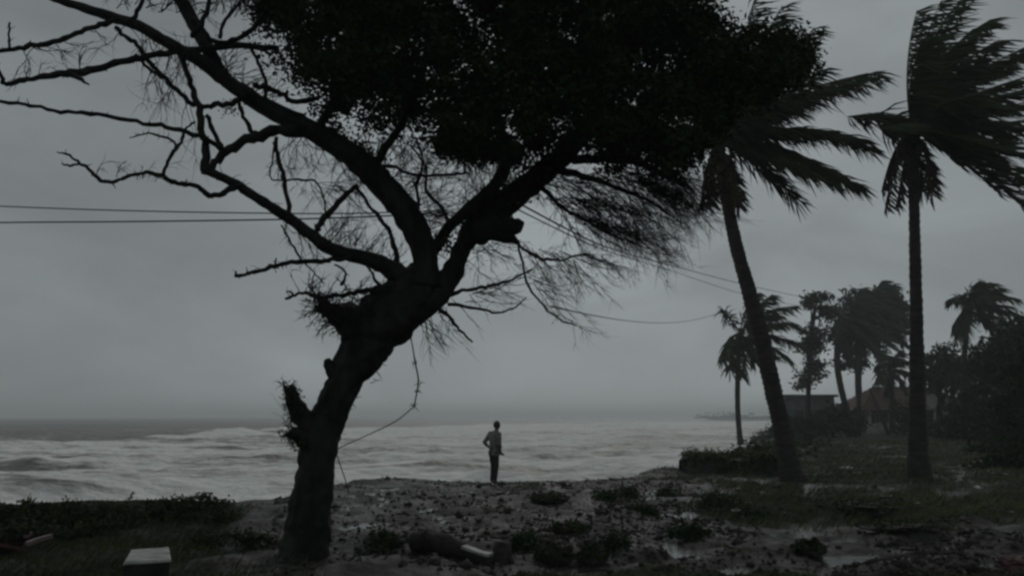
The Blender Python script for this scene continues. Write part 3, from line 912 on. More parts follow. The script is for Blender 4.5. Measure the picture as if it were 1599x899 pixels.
def palm(label, Y, trunk_rows, fronds, dead, coco, group, haze=False, ring=0.07, leafs=0.62, nleaf=88, wid=0.055, nside=14, **kw):
    R = cr(trunk_rows, 8)
    b = P(R[0][0], R[0][1], Y)
    root = empty("coconut_palm", (b.x, b.y, gz(b.x, b.y)), label, "palm tree", group)
    t = MB()
    pts = []; rad = []
    for i, r in enumerate(R):
        pts.append(P(r[0], r[1], Y)); rad.append(r[2] * 0.5 * Y / F)
    fine = cr([(*p, r) for p, r in zip(pts, rad)], 2)
    t.tube([f[:3] for f in fine], [f[3] * (1 + (ring if i % 2 else -ring * 0.4)) for i, f in enumerate(fine)], nside, 0.08, 4)
    t.build("trunk", M_ptrunk, root)
    cx, cy = trunk_rows[-1][0], trunk_rows[-1][1]
    c0 = P(cx, cy, Y)
    for (mx_, my_, tx, ty, dy) in fronds:
        p1 = P(mx_, my_, Y + dy * 0.5); p2 = P(tx, ty, Y + dy)
        frond_mesh(c0, p1, p2, nleaf, leafs, wid, **kw).build("frond", M_palm, root, False)
    for (mx_, my_, tx, ty, dy) in dead:
        p1 = P(mx_, my_, Y + dy * 0.5); p2 = P(tx, ty, Y + dy)
        o = frond_mesh(c0, p1, p2, int(nleaf * 0.7), leafs * 0.6, wid, 0.55, 0.5).build("frond", M_dead, root, False)
        o['label'] = "withered brown frond hanging against the trunk"
    for (x, y, dy) in coco:
        q = MB()
        c = P(x, y, Y + dy)
        n = 8
        for i in range(7):
            a = math.pi * i / 6
            for j in range(n):
                ph = 2 * math.pi * j / n
                q.v.append(c + Vector((math.sin(a) * math.cos(ph) * 0.11, math.sin(a) * math.sin(ph) * 0.11, math.cos(a) * 0.15)))
        for i in range(6):
            for j in range(n):
                k = (j + 1) % n
                q.f.append((i * n + j, (i + 1) * n + j, (i + 1) * n + k, i * n + k))
        q.build("coconut", M_coco, root)
    return root


PG = "coconut palms bent by the storm wind"
Y1 = G(1238, 748).y
palm("tall leaning coconut palm with dark curved trunk, crown half behind the big tree", Y1,
     [(1244, 762, 50), (1238, 748, 40), (1230, 715, 31), (1219, 660, 27), (1205, 600, 26), (1188, 525, 25), (1168, 450, 23), (1150, 385, 21), (1136, 320, 19), (1126, 262, 20), (1120, 225, 24)],
     [(1210, 150, 1375, 112, 0.3), (1215, 160, 1362, 122, -0.5), (1205, 145, 1340, 118, 0.9), (1225, 178, 1352, 222, -0.3), (1195, 222, 1335, 288, 0.5), (1185, 235, 1300, 285, -0.9), (1230, 185, 1362, 232, 0.5), (1200, 215, 1350, 298, -0.4), (1190, 140, 1272, 42, 0.8), (1160, 110, 1222, 8, -0.2),
      (1150, 100, 1180, -10, 1.2), (1170, 235, 1245, 315, 1.6), (1180, 180, 1280, 110, -2.5), (1170, 150, 1250, 150, 3),
      (1080, 120, 1130, 60, -2.4), (1080, 150, 1070, 90, 2.0), (1190, 120, 1255, 85, -1.5), (1180, 130, 1240, 60, 1.8), (1195, 190, 1300, 205, -1), (1185, 205, 1290, 270, 1.2), (1160, 150, 1240, 175, 0), (1150, 120, 1215, 70, 0.4), (1150, 130, 1225, 120, -3), (1060, 200, 1020, 190, 2.6), (1070, 190, 1040, 240, -2.2)],
     [(1098, 250, 1098, 325, -0.4), (1110, 260, 1108, 318, 0.5), (1150, 270, 1155, 325, 0.3), (1140, 265, 1148, 318, -0.5)],
     [(1112, 250, -0.3), (1134, 252, -0.3), (1125, 262, -0.35)], PG, leafs=0.9, wind=0.6, grav=0.42, lean=0.7)
Y2 = G(1436, 746).y
palm("tall straight coconut palm with streaming crown, standing apart from the leaning one", Y2,
     [(1438, 762, 46), (1436, 746, 38), (1434, 715, 30), (1433, 660, 25), (1432, 590, 22), (1431, 500, 19), (1429, 400, 17), (1427, 310, 16), (1426, 250, 18), (1425, 205, 24)],
     [(1405, 110, 1432, 15, 0.2), (1420, 90, 1505, -8, -0.6), (1425, 90, 1470, 0, 1.0), (1440, 90, 1548, 30, 0.6), (1450, 120, 1560, 62, -1.0), (1470, 130, 1610, 70, 0.4), (1480, 150, 1640, 110, 1.2),
      (1480, 170, 1650, 160, -0.6), (1490, 180, 1640, 215, 0.8), (1490, 190, 1630, 260, -1.2), (1470, 200, 1600, 285, -2.2), (1470, 180, 1570, 215, 1), (1480, 215, 1610, 335, 0.2), (1470, 225, 1560, 300, 1.4), (1460, 120, 1570, 110, 2.4), (1470, 150, 1560, 170, -2.5),
      (1460, 160, 1540, 200, 3), (1480, 200, 1590, 290, 2.2), (1380, 180, 1322, 182, -0.3), (1400, 190, 1370, 200, -1.8), (1410, 140, 1440, 60, -2.0), (1420, 130, 1450, 90, 2.5), (1440, 110, 1520, 45, -1.6), (1450, 140, 1590, 90, 2), (1460, 170, 1600, 140, -2), (1470, 190, 1610, 190, 2.6), (1460, 200, 1580, 240, -2.4), (1460, 205, 1540, 250, 0.4), (1450, 130, 1530, 100, 0.2), (1450, 160, 1520, 150, -3)],
     [(1400, 220, 1382, 328, -0.3), (1395, 215, 1376, 300, 0.5), (1412, 240, 1400, 320, 0.2), (1450, 235, 1455, 305, -0.3), (1440, 250, 1440, 300, 0.6)],
     [(1415, 232, -0.35), (1436, 234, -0.35)], PG, leafs=0.95, wind=1.5, grav=0.12, lean=0.55)
Y3 = 52
palm("small distant coconut palm at the water's edge, seen past the leaning trunk", Y3,
     [(1157, 694, 12), (1155, 680, 9), (1152, 640, 8), (1152, 590, 8), (1154, 545, 8), (1156, 520, 11)],
     [(1180, 480, 1240, 478, 0.5), (1190, 500, 1240, 505, -0.8), (1190, 515, 1242, 535, 0.9), (1185, 525, 1232, 560, -0.5), (1175, 480, 1205, 460, 1), (1160, 475, 1180, 458, -1), (1170, 530, 1210, 556, 1.8),
      (1140, 495, 1128, 482, 0.4), (1135, 520, 1128, 560, -0.5), (1142, 530, 1140, 580, 0.4), (1150, 535, 1158, 590, -0.3), (1170, 540, 1178, 565, 0.5), (1185, 490, 1215, 490, 2)],
     [], [], PG, leafs=1.15, nleaf=64, wid=0.09, nside=8, wind=0.35, grav=0.5, lean=0.7)
Y4 = 62
palm("bent coconut palm with ragged crown above the dark thicket by the house", Y4,
     [(1504, 684, 10), (1504, 640, 9), (1505, 590, 8), (1507, 540, 8), (1510, 500, 9), (1513, 482, 12)],
     [(1500, 455, 1482, 468, 0), (1520, 440, 1545, 442, 0.6), (1530, 450, 1588, 466, -0.5), (1530, 455, 1560, 450, 1.5), (1540, 475, 1596, 495, 0.4), (1550, 490, 1610, 520, -1), (1500, 480, 1486, 515, 0.3), (1505, 490, 1495, 530, -0.8),
      (1530, 490, 1560, 525, 0.9), (1510, 445, 1530, 440, -1.2), (1515, 460, 1540, 462, -2), (1520, 470, 1575, 478, 2)],
     [], [], PG, leafs=1.3, nleaf=56, wid=0.12, nside=8, wind=0.5, grav=0.45, lean=0.6)
Y5 = 84
palm("slanting coconut palm beside the slender leafy tree near the grey hut", Y5,
     [(1330, 676, 13), (1322, 640, 10), (1312, 600, 10), (1307, 560, 10), (1312, 520, 11), (1325, 497, 14)],
     [(1340, 470, 1380, 478, 0), (1350, 480, 1418, 520, 0.6), (1345, 490, 1400, 545, -1), (1340, 500, 1370, 560, 0.8), (1330, 470, 1345, 450, 0.3), (1340, 465, 1395, 470, 2), (1310, 480, 1298, 520, -0.6), (1320, 510, 1325, 565, 0.4), (1335, 505, 1345, 565, 2), (1300, 480, 1285, 480, 1),
      (1350, 500, 1425, 545, 2.4), (1340, 520, 1390, 565, -2)],
     [], [], PG, leafs=1.5, nleaf=48, wid=0.18, nside=8, wind=0.6, grav=0.4, lean=0.6)
Y6 = 88
palm("coconut palm with the highest crown of the clump behind the brown roofed house", Y6,
     [(1342, 676, 9), (1341, 640, 8), (1342, 580, 8), (1350, 520, 9), (1362, 475, 12)],
     [(1370, 440, 1395, 446, 0), (1385, 445, 1412, 480, 1), (1390, 465, 1420, 510, -1), (1385, 480, 1412, 540, 1), (1350, 450, 1340, 470, -0.6), (1350, 470, 1335, 510, 0.8), (1375, 490, 1385, 545, -1), (1365, 450, 1378, 438, 2), (1385, 455, 1425, 490, 2.5), (1380, 470, 1405, 500, -2.5), (1365, 490, 1365, 540, 1)],
     [], [], PG, leafs=1.6, nleaf=48, wid=0.18, nside=8, wind=0.6, grav=0.4, lean=0.6)
Y7 = 80
palm("low young palm with drooping dark crown before the brown roof", Y7,
     [(1394, 676, 9), (1393, 640, 8), (1392, 600, 8), (1391, 578, 10)],
     [(1400, 556, 1420, 566, 0), (1402, 570, 1425, 592, 1), (1384, 556, 1366, 572, 0.5), (1380, 570, 1365, 600, -1), (1395, 555, 1405, 548, -1), (1390, 560, 1380, 552, 1), (1400, 580, 1412, 610, -0.6), (1388, 580, 1382, 612, 0.8)],
     [], [], PG, leafs=1.3, nleaf=44, wid=0.16, nside=8, wind=0.4, grav=0.5, lean=0.6)


# ------------------------------------------------------------------ leafy trees and shrubs
def leafy(name, label, cat, Y, trunk_rows, blobs_, per, ln, wd, m, group=None, bias=(0.4, 0, -0.1), crad=0.5, limbs_=()):
    blobs = blobs_ if Y < 25 else [(x, y, rx * 1.12, ry * 1.1, dy, int(n * 1.6)) for x, y, rx, ry, dy, n in blobs_]
    R = cr(trunk_rows, 4)
    b = P(R[0][0], R[0][1], Y)
    root = empty(name, (b.x, b.y, gz(b.x, b.y)), label, cat, group)
    t = MB()
    t.tube([P(r[0], r[1], Y) for r in R], [r[2] * 0.5 * Y / F for r in R], 8, 0.2, 3)
    top = P(R[-1][0], R[-1][1], Y)
    cs = []
    for (x, y, rx, ry, dy, n) in blobs:
        c = P(x, y, Y + dy)
        t.tube([top.lerp(P(R[len(R) // 2][0], R[len(R) // 2][1], Y), rnd.random()), (top + c) * 0.5 + Vector((0, 0, 0.1)), c], [0.012 * Y ** 0.5 * 1.0, 0.008 * Y ** 0.5, 0.004 * Y ** 0.5], 5)
        for _ in range(n):
            d = rng.normal(size=3); d /= np.linalg.norm(d); d *= rng.random() ** 0.45
            cs.append((c.x + d[0] * rx * Y / F, c.y + d[1] * rx * Y / F, c.z + d[2] * ry * Y / F))
    t.build("trunk", M_bark, root)
    cs = np.array(cs)
    c = np.repeat(cs, per, 0) + rng.normal(size=(len(cs) * per, 3)) * crad * np.array([0.6, 0.6, 0.42])
    V, Q = leaves(c, ln, wd, bias)
    mesh("crown", V, Q, m, root, smooth=False)
    return root


leafy("slender_tree", "slender leafy tree with tiered gappy foliage beside the grey hut", "tree", 80,
      [(1264, 672, 9), (1262, 640, 8), (1263, 590, 7), (1266, 530, 6), (1272, 480, 4)],
      [(1278, 466, 20, 12, 0, 10), (1262, 470, 12, 8, 0, 5), (1290, 488, 16, 14, .5, 8), (1268, 520, 16, 16, -.5, 9), (1258, 545, 13, 14, .4, 7), (1276, 540, 16, 18, .2, 9), (1260, 582, 14, 16, 0, 9), (1275, 575, 16, 16, .6, 8), (1254, 600, 8, 8, 0, 4), (1290, 520, 14, 14, 0, 6)],
      26, 0.45, 0.2, M_far, crad=0.55)
leafy("bushy_tree", "broad dark bushy tree behind the slanting palm and the brown roof", "tree", 96,
      [(1345, 672, 12), (1342, 630, 11), (1340, 570, 10), (1345, 520, 8)],
      [(1325, 490, 26, 22, 0, 16), (1350, 475, 30, 26, 1, 20), (1375, 468, 30, 24, 0, 20), (1395, 495, 26, 22, 1, 14), (1345, 515, 34, 24, -1, 20), (1380, 520, 28, 20, 0, 14), (1322, 530, 18, 22, 0, 10), (1335, 560, 22, 16, 0, 10), (1410, 500, 14, 18, 0, 6)],
      30, 0.6, 0.28, M_far, crad=0.8)
DT = "dark thicket trees crowding the house yard"
leafy("thicket_tree", "dense dark tree hiding the house yard under the ragged palm", "tree", 55,
      [(1560, 692, 14), (1558, 650, 12), (1562, 600, 10), (1566, 560, 8)],
      [(1560, 545, 36, 28, 0, 22), (1590, 520, 34, 26, 1, 20), (1610, 560, 40, 36, 0, 26), (1545, 590, 28, 28, 1, 16), (1585, 610, 40, 30, -1, 24), (1620, 630, 40, 40, 0, 24), (1530, 640, 34, 28, 0, 22), (1575, 660, 36, 24, -1, 20), (1535, 560, 14, 18, 0, 6), (1510, 665, 30, 20, 0, 16), (1550, 690, 40, 16, 0, 18)],
      34, 0.42, 0.2, M_leaf, DT, crad=0.6)
leafy("thicket_tree", "very dark tree filling the edge of the view nearest the straight palm", "tree", 38,
      [(1625, 702, 16), (1622, 650, 14), (1618, 600, 12)],
      [(1605, 600, 34, 40, 0, 26), (1590, 650, 30, 34, 0, 22), (1615, 690, 40, 26, .5, 22), (1640, 560, 50, 60, 0, 30), (1575, 690, 24, 18, 0, 14), (1560, 705, 40, 14, 0, 14), (1600, 715, 40, 14, 0, 14)],
      38, 0.30, 0.15, M_leaf, DT, crad=0.45)
leafy("thicket_tree", "ragged dark tree filling the gap between the straight palm and the ragged bent palm", "tree", 70,
      [(1468, 680, 9), (1466, 640, 8), (1462, 590, 7)],
      [(1455, 560, 20, 10, 0, 7), (1475, 545, 16, 8, 0, 5), (1490, 560, 20, 14, 0, 8), (1450, 590, 18, 12, 0, 8), (1480, 590, 22, 14, 0, 10), (1508, 600, 20, 18, 0, 10), (1500, 635, 26, 18, 0, 12), (1530, 585, 18, 20, 0, 8)],
      26, 0.42, 0.19, M_far, DT, crad=0.55)
leafy("thicket_tree", "low rounded dark tree tucked behind the pale panel", "tree", 74,
      [(1486, 676, 10), (1486, 640, 9), (1488, 610, 8)],
      [(1480, 585, 24, 16, 0, 12), (1505, 575, 24, 20, 1, 14), (1460, 600, 18, 12, 0, 8), (1520, 605, 26, 20, 0, 14), (1450, 575, 14, 9, 0, 5), (1475, 560, 14, 8, 0, 4)],
      26, 0.45, 0.2, M_far, DT, crad=0.6)

leafy("thicket_bush", "low dark bush at the edge of the view, nearest of the thicket", "bush", 27, [(1600, 748, 10), (1598, 730, 8), (1596, 715, 6)],
      [(1575, 722, 30, 14, 0, 16), (1610, 705, 34, 24, 0, 22), (1590, 738, 44, 10, -.3, 18), (1545, 735, 24, 8, 0, 9)], 30, 0.2, 0.09, M_leaf, DT, crad=0.26)
UG = "undergrowth bushes before the buildings"
for lab, Y, rows, blobs in [
    ("low dark bush at the grey hut's foot by the leaning palm", 62, [(1250, 684, 6), (1250, 672, 5), (1251, 664, 4)], [(1228, 664, 24, 12, 0, 12), (1262, 660, 26, 14, 0, 14), (1245, 676, 34, 10, -1, 12)]),
    ("bush between the grey hut and the slanting palm's foot", 66, [(1300, 684, 6), (1300, 668, 5), (1301, 656, 4)], [(1290, 652, 20, 16, 0, 12), (1312, 648, 20, 18, 0, 12), (1300, 670, 34, 12, -1, 14), (1332, 666, 18, 12, 0, 8)]),
    ("bush leaning on the pale yard wall below the brown roof", 74, [(1342, 680, 6), (1342, 668, 5), (1342, 660, 4)], [(1332, 655, 14, 14, 0, 8), (1326, 670, 18, 9, 0, 8)]),
    ("dark bush hiding the house wall beside the pale yard wall", 72, [(1424, 682, 6), (1424, 668, 5), (1424, 660, 4)], [(1418, 668, 14, 10, 0, 8), (1408, 640, 14, 12, 0, 7), (1426, 655, 12, 14, 0, 8)]),
    ("bush right under the pale rounded panel", 60, [(1475, 688, 6), (1475, 672, 5), (1475, 664, 4)], [(1462, 672, 16, 10, 0, 9), (1486, 662, 18, 16, 0, 11), (1478, 682, 30, 9, -1, 11)])]:
    leafy("bush", lab, "bush", Y, rows, blobs, 24, 0.34, 0.16, M_far, UG, crad=0.42)

# toppled palm frond stems lying across the thicket
fs = MB()
a = P(1455, 545, 50); b_ = P(1520, 585, 50); c_ = P(1599, 635, 49)
leanf = frond_mesh(a, b_, c_, 40, 0.5, 0.07, wind=0.4, grav=0.3).build("fallen_frond", M_dead, None, False)
tag(leanf, "long broken palm frond slanting down across the dark thicket", "palm frond")

SG = "low scrub along the sea edge"
for (lab, Y, rows, blobs, per, lf) in [
    ("wide leafy shrub over the dark red board", G(40, 830).y, [(45, 850, 9), (45, 835, 7), (46, 822, 5)],
     [(15, 815, 34, 14, 0, 22), (60, 812, 34, 16, .2, 24), (100, 812, 30, 16, .4, 20), (42, 795, 6, 8, 0, 3), (55, 835, 46, 14, -.5, 24), (-40, 820, 40, 22, 0, 20), (20, 845, 40, 14, -.7, 18)], 26, 0.075),
    ("ragged shrub with upright tips between the red board and the thin sprout", G(165, 830).y, [(165, 850, 8), (163, 836, 6), (162, 820, 4)],
     [(135, 820, 30, 16, 0, 20), (175, 815, 32, 14, .4, 20), (150, 840, 40, 14, -.5, 24), (190, 835, 34, 14, 0, 18), (110, 800, 8, 8, 0, 3), (160, 802, 12, 7, 0, 4)], 26, 0.075),
    ("rounded green shrub at the sea edge, tallest of the scrub, before the big trunk", G(275, 812).y, [(275, 832, 8), (272, 818, 6), (270, 805, 4)],
     [(235, 805, 30, 16, .3, 20), (275, 798, 36, 14, .3, 24), (320, 796, 34, 13, .3, 22), (250, 825, 36, 14, 0, 22), (305, 815, 40, 14, 0, 24), (350, 808, 22, 16, .3, 12), (355, 826, 26, 10, 0, 10)], 26, 0.07),
    ("flat creeping shrub at the foot of the big leaning tree", G(400, 855).y, [(395, 862, 6), (394, 852, 5), (392, 846, 3)],
     [(350, 850, 34, 9, 0, 14), (395, 848, 34, 9, 0, 14), (425, 858, 22, 8, 0, 9), (320, 852, 24, 8, 0, 8)], 20, 0.055)]:
    leafy("shrub", lab, "shrub", Y, rows, [(x, y - 9, rx, ry * 1.25, dy, int(n * 1.3)) for x, y, rx, ry, dy, n in blobs], per, lf, lf * 0.45, M_leaf2, SG, bias=(0.4, 0, 0.4), crad=0.09)
# single sprout standing over the scrub
sp = empty("sprout", G(196, 800), "thin lone sprout with a leafy tip rising over the scrub against the surf", "plant")
q = MB(); Ys = G(196, 800).y
q.tube([P(193, 802, Ys), P(197, 788, Ys), P(203, 778, Ys), P(208, 769, Ys)], [0.012, 0.01, 0.008, 0.005], 5)
q.build("stem", M_twig, sp)
c = np.array([tuple(P(x + rng.uniform(-3, 3), y + rng.uniform(-2, 2), Ys + rng.uniform(-.04, .04))) for x, y in ((208, 769), (199, 784), (196, 790), (203, 776)) for _ in range(9)])
V, Q = leaves(c, 0.06, 0.03, (0.3, 0, 0.3)); mesh("crown", V, Q, M_leaf2, sp, smooth=False)

# matted scrub and wrack along the receding bank
u_ = rng.random(9000) ** 1.3
yy = 31 + 90 * u_
xx = np.interp(yy, [29.6, 34, 40, 48, 58, 76, 124], [6.6, 8.6, 10.2, 14.4, 17.3, 22.2, 36]) + np.abs(rng.normal(size=9000)) * (1.2 + 3.5 * u_) + 0.2
ok = fbm(xx * 0.35, yy * 0.22, 3, 41) > -0.08
xx, yy = xx[ok], yy[ok]
c = np.stack([xx, yy, gheight(xx, yy) + np.abs(rng.normal(size=len(xx))) * 0.22], 1)
V, Q = leaves(c, 0.32, 0.14, (0.5, 0, 0.2))
o = mesh("shore_scrub", V, Q, M_leaf2, None, False)
tag(o, "low dark scrub and wrack along the bank beyond the leaning palm", "scrub", kind='stuff')

# far grove on the point, one hazy mass
cl_ = []
for _ in range(120):
    x = rnd.uniform(180, 300); y = 712 + rnd.uniform(0, 90)
    h_ = rnd.uniform(0.5, 1.0) ** 2 * (6.5 if rnd.random() < 0.25 else 3.2)
    for _ in range(16):
        cl_.append((x + rnd.gauss(0, 1.6), y + rnd.gauss(0, 1.6), h_ * rnd.random() ** 0.6))
V, Q = leaves(np.array(cl_), 2.2, 1.2, (0.3, 0, 0))
o = mesh("far_grove", V, Q, M_far, None, False)
tag(o, "faint hazy line of trees on the far point across the water", "grove", kind='stuff')


# ------------------------------------------------------------------ buildings
def house():
    Y = 90.0
    def X(px): return (px - 799.5) / F * Y
    x0, x1 = X(1342), X(1512)
    y0, y1 = Y, Y + 8
    ez = 2.5; rz = 5.3
    root = empty("house", (x0, y0, 0), "low house with brown tiled roof and pale porch posts behind the straight palm", "house")
    m_ = MB()
    g = gz((x0 + x1) / 2, y0) - 0.3
    m_.box(((x0 + x1) / 2, (y0 + y1) / 2 + 0.9, (ez + g) / 2), (x1 - x0 - 0.6, y1 - y0 - 1.8, ez - g))
    m_.build("wall", M_wall, root, False)
    # hipped roof built of overlapping tile courses
    ov = 0.7
    a0, a1, b0, b1 = x0 - ov, x1 + ov, y0 - ov, y1 + ov
    rx0, rx1, ry = x0 + 3.2, x1 - 3.2, (y0 + y1) / 2
    nc = 9
    for k in range(nc):
        t0 = k / nc; t1 = (k + 1.25) / nc
        t1 = min(t1, 1)
        q = MB()
        def ring(t, lift):
            return [Vector((a0 + (rx0 - a0) * t, b0 + (ry - b0) * t, ez - 0.15 + (rz - ez) * t + lift)), Vector((a1 + (rx1 - a1) * t, b0 + (ry - b0) * t, ez - 0.15 + (rz - ez) * t + lift)),
                    Vector((a1 + (rx1 - a1) * t, b1 + (ry - b1) * t, ez - 0.15 + (rz - ez) * t + lift)), Vector((a0 + (rx0 - a0) * t, b1 + (ry - b1) * t, ez - 0.15 + (rz - ez) * t + lift))]
        A = ring(t0, 0.12); B = ring(t1, 0.02); A2 = ring(t0, 0.0)
        q.add(A + B + A2, [(0, 1, 5, 4), (1, 2, 6, 5), (2, 3, 7, 6), (3, 0, 4, 7), (8, 9, 1, 0), (9, 10, 2, 1), (10, 11, 3, 2), (11, 8, 0, 3)])
        q.build("tile_course", M_roof, root, False)
    for px in (1348, 1385, 1418, 1449, 1466, 1499):
        q = MB(); q.box((X(px), y0 - 0.25, (ez + g) / 2 - 0.05), (0.38, 0.32, ez - g - 0.12)); q.box((X(px), y0 - 0.25, ez - 0.35), (0.52, 0.44, 0.14))
        q.build("porch_post", M_wallp, root, False)
    for px in (1362, 1400, 1432, 1482):
        q = MB(); xx = X(px); yy = y0 + 1.8 - 0.06
        for dx in (-0.6, 0.6): q.box((xx + dx, yy, 1.45), (0.12, 0.1, 1.3))
        for dz in (0.85, 2.05): q.box((xx, yy - .004, dz), (1.3, 0.1, 0.1))
        fr = q.build("window", M_wallp, root, False)
        p_ = MB(); p_.box((xx, yy + 0.03, 1.45), (1.1, 0.04, 1.1))
        pn = p_.build("pane", M_glass, None, False); pn.parent = fr; pn.matrix_parent_inverse = fr.matrix_parent_inverse.inverted() @ Matrix.Translation(-Vector(root.location)) if False else Matrix.Identity(4)
    return root


house()


def hut():
    Y = 100.0
    def X(px): return (px - 799.5) / F * Y
    x0, x1 = X(1222), X(1298)
    g = gz((x0 + x1) / 2, Y) - 0.3
    root = empty("hut", (x0, Y, 0), "flat topped grey hut standing on the shore behind the slender leafy tree", "hut")
    m_ = MB(); m_.box(((x0 + x1) / 2, Y + 2.5, (4.1 + g) / 2), (x1 - x0, 5, 4.1 - g)); m_.build("wall", M_hut, root, False)
    m_ = MB(); m_.box(((x0 + x1) / 2, Y + 2.4, 4.25), (x1 - x0 + 0.7, 5.8, 0.3)); m_.build("roof", M_hut, root, False)
    for px in (1242, 1274):
        q = MB(); xx = X(px); yy = Y - 0.05
        for dx in (-0.55, 0.55): q.box((xx + dx, yy, 1.9), (0.12, 0.14, 1.2))
        for dz in (1.25, 2.5): q.box((xx, yy - .004, dz), (1.22, 0.14, 0.1))
        fr = q.build("window", M_wall, root, False)
        p_ = MB(); p_.box((xx, yy + 0.035, 1.9), (1.0, 0.06, 1.2))
        pn = p_.build("pane", M_glass, None, False); pn.parent = fr; pn.matrix_parent_inverse = Matrix.Identity(4)
    q = MB(); q.box((X(1258), Y - 0.04, 1.0), (0.9, 0.1, 2.0)); q.build("door", M_wood, root, False)


hut()

# yard wall, leaning pole, pale panel
Yw = 82.0
yw = empty("yard_wall", P(1380, 674, Yw), "short pale plastered yard wall below the brown roof", "wall")
q = MB()
nseg = 14
for i in range(nseg):
    x0_ = (1346 + 70 * i / nseg - 799.5) / F * Yw; x1_ = (1346 + 70 * (i + 1) / nseg - 799.5) / F * Yw
    top = 0.25 + 0.85 * min(1, 1.6 * math.sin(math.pi * (i + 0.7) / (nseg + 0.6))) + rnd.uniform(-.06, .06)
    q.box(((x0_ + x1_) / 2, Yw, top / 2 - 0.15), (x1_ - x0_ - 0.004, 0.3 + 0.01 * (i % 2), top + 0.3))
q.build("panel", M_wallp, yw, False)
q = MB(); q.tube([P(1388, 678, 78), P(1374, 645, 78), P(1358, 606, 78)], [0.22, 0.19, 0.15], 8, 0.1, 2)
lp = q.build("leaning_post", M_post); tag(lp, "reddish leaning post in front of the pale yard wall", "post")
Yp = 66.0
pr = empty("panel_sign", P(1456, 678, Yp), "pale rounded panel on a dark post close beside the straight palm", "panel")
q = MB(); q.tube([P(1456, 680, Yp), P(1456, 650, Yp), P(1456, 632, Yp)], [0.1, 0.09, 0.09], 8); q.build("post", M_wood, pr)
q = MB()
n = 18
ring_ = [P(1455, 626, Yp) + Vector((0.42 * math.cos(a), -0.12, 0.58 * math.sin(a) + 0.08 * math.cos(a))) for a in np.linspace(0, 2 * math.pi, n, endpoint=False)]
back = [v + Vector((0, 0.07, 0)) for v in ring_]
q.add(ring_ + back, [tuple(reversed(range(n))), tuple(range(n, 2 * n))] + [(i, (i + 1) % n, n + (i + 1) % n, n + i) for i in range(n)])
q.build("face", M_wallp, pr, False)

# low broken wall and the bank on it
Yb = G(1140, 744).y + 1.0
bw = empty("earth_bank", P(1145, 745, Yb), "rough dark earth bank with weeds along its top beside the leaning palm", "bank")
q = MB()
nx, nzv = 64, 12
def bx_(px): return (px - 799.5) / F * Yb
xs = np.linspace(bx_(1072), bx_(1226), nx)
for i, x in enumerate(xs):
    e = min(1, (i + 0.3) / 3.5)
    topz = (P(1145, 708, Yb).z - 0.12) * (0.55 + 0.45 * e) + 0.34 * fbm(np.array([x * 1.1]), np.array([3.3]), 4, 2)[0]
    for j in range(nzv):
        z = -0.35 + (topz + 0.35) * j / (nzv - 1)
        yy = Yb + 0.6 * fbm(np.array([x * 1.3]), np.array([z * 1.9]), 4, 5)[0] + 0.45 * (j / nzv) ** 1.5 + 0.5 * (1 - e)
        q.v.append(Vector((x, yy, z)))
    for j in range(5):
        z = topz - 0.02 * j + 0.06 * fbm(np.array([x * 2]), np.array([j * 0.9]), 3, 6)[0]
        q.v.append(Vector((x, Yb + 0.25 + 0.35 * j, z)))
    q.v.append(Vector((x, Yb + 2.0, -0.4)))
st = nzv + 6
for i in range(nx - 1):
    for j in range(st - 1):
        q.f.append((i * st + j, (i + 1) * st + j, (i + 1) * st + j + 1, i * st + j + 1))
q.f.append(tuple(reversed(range(st)))); q.f.append(tuple((nx - 1) * st + j for j in range(st)))
q.build("earth_face", M_mud, bw)
c = np.array([(rng.uniform(xs[0], xs[-1]), Yb + rng.uniform(0.1, 1.6), P(1145, 708, Yb).z - 0.12 + abs(rng.normal()) * 0.09) for _ in range(2200)])
c[1700:, 1] = Yb + rng.uniform(-0.2, 0.3, 500); c[1700:, 2] = rng.uniform(0.05, 0.6, 500)
V, Q = leaves(c, 0.16, 0.035, (0.7, 0, 0.5)); o = mesh("weeds", V, Q, M_grass, bw, smooth=False); o['kind'] = 'stuff'


# ------------------------------------------------------------------ wires
def wire(label, rows, r, group):
    R = cr(rows, 8)
    m_ = MB()
    m_.tube([P(a[0], a[1], a[2]) for a in R], [r] * len(R), 5)
    o = m_.build("overhead_wire", M_wire)
    tag(o, label, "wire", group)
    return o


WG = "overhead wires"
wire("higher of the two taut wires running from the open sky into the big tree's limbs", [(-320, 308, 12), (0, 322, 11.2), (200, 329, 10.7), (420, 333, 10.3), (560, 333, 10.2), (700, 328, 10.1)], 0.009, WG)
wire("lower of the two taut wires running from the open sky into the big tree's limbs", [(-320, 352, 12), (0, 347.5, 11.2), (200, 346, 10.7), (420, 343, 10.3), (560, 339, 10.2), (700, 332, 10.1)], 0.011, WG)
wire("higher of the two parallel wires crossing behind the leaning palm", [(800, 312, 10.1), (900, 365, 14), (960, 390, 19), (1040, 412, 28), (1150, 441, 38), (1250, 463, 50), (1330, 478, 60)], 0.015, WG)
wire("lower of the two parallel wires crossing behind the leaning palm", [(790, 318, 10.1), (900, 372, 14), (960, 396, 19), (1040, 420, 28), (1150, 456, 38), (1250, 478, 50), (1330, 490, 60)], 0.011, WG)
wire("slack sagging wire hanging between the twigs and the small distant palm", [(860, 478, 12), (920, 491, 20), (975, 500, 30), (1030, 504, 40), (1080, 500, 46), (1130, 487, 52)], 0.015, WG)


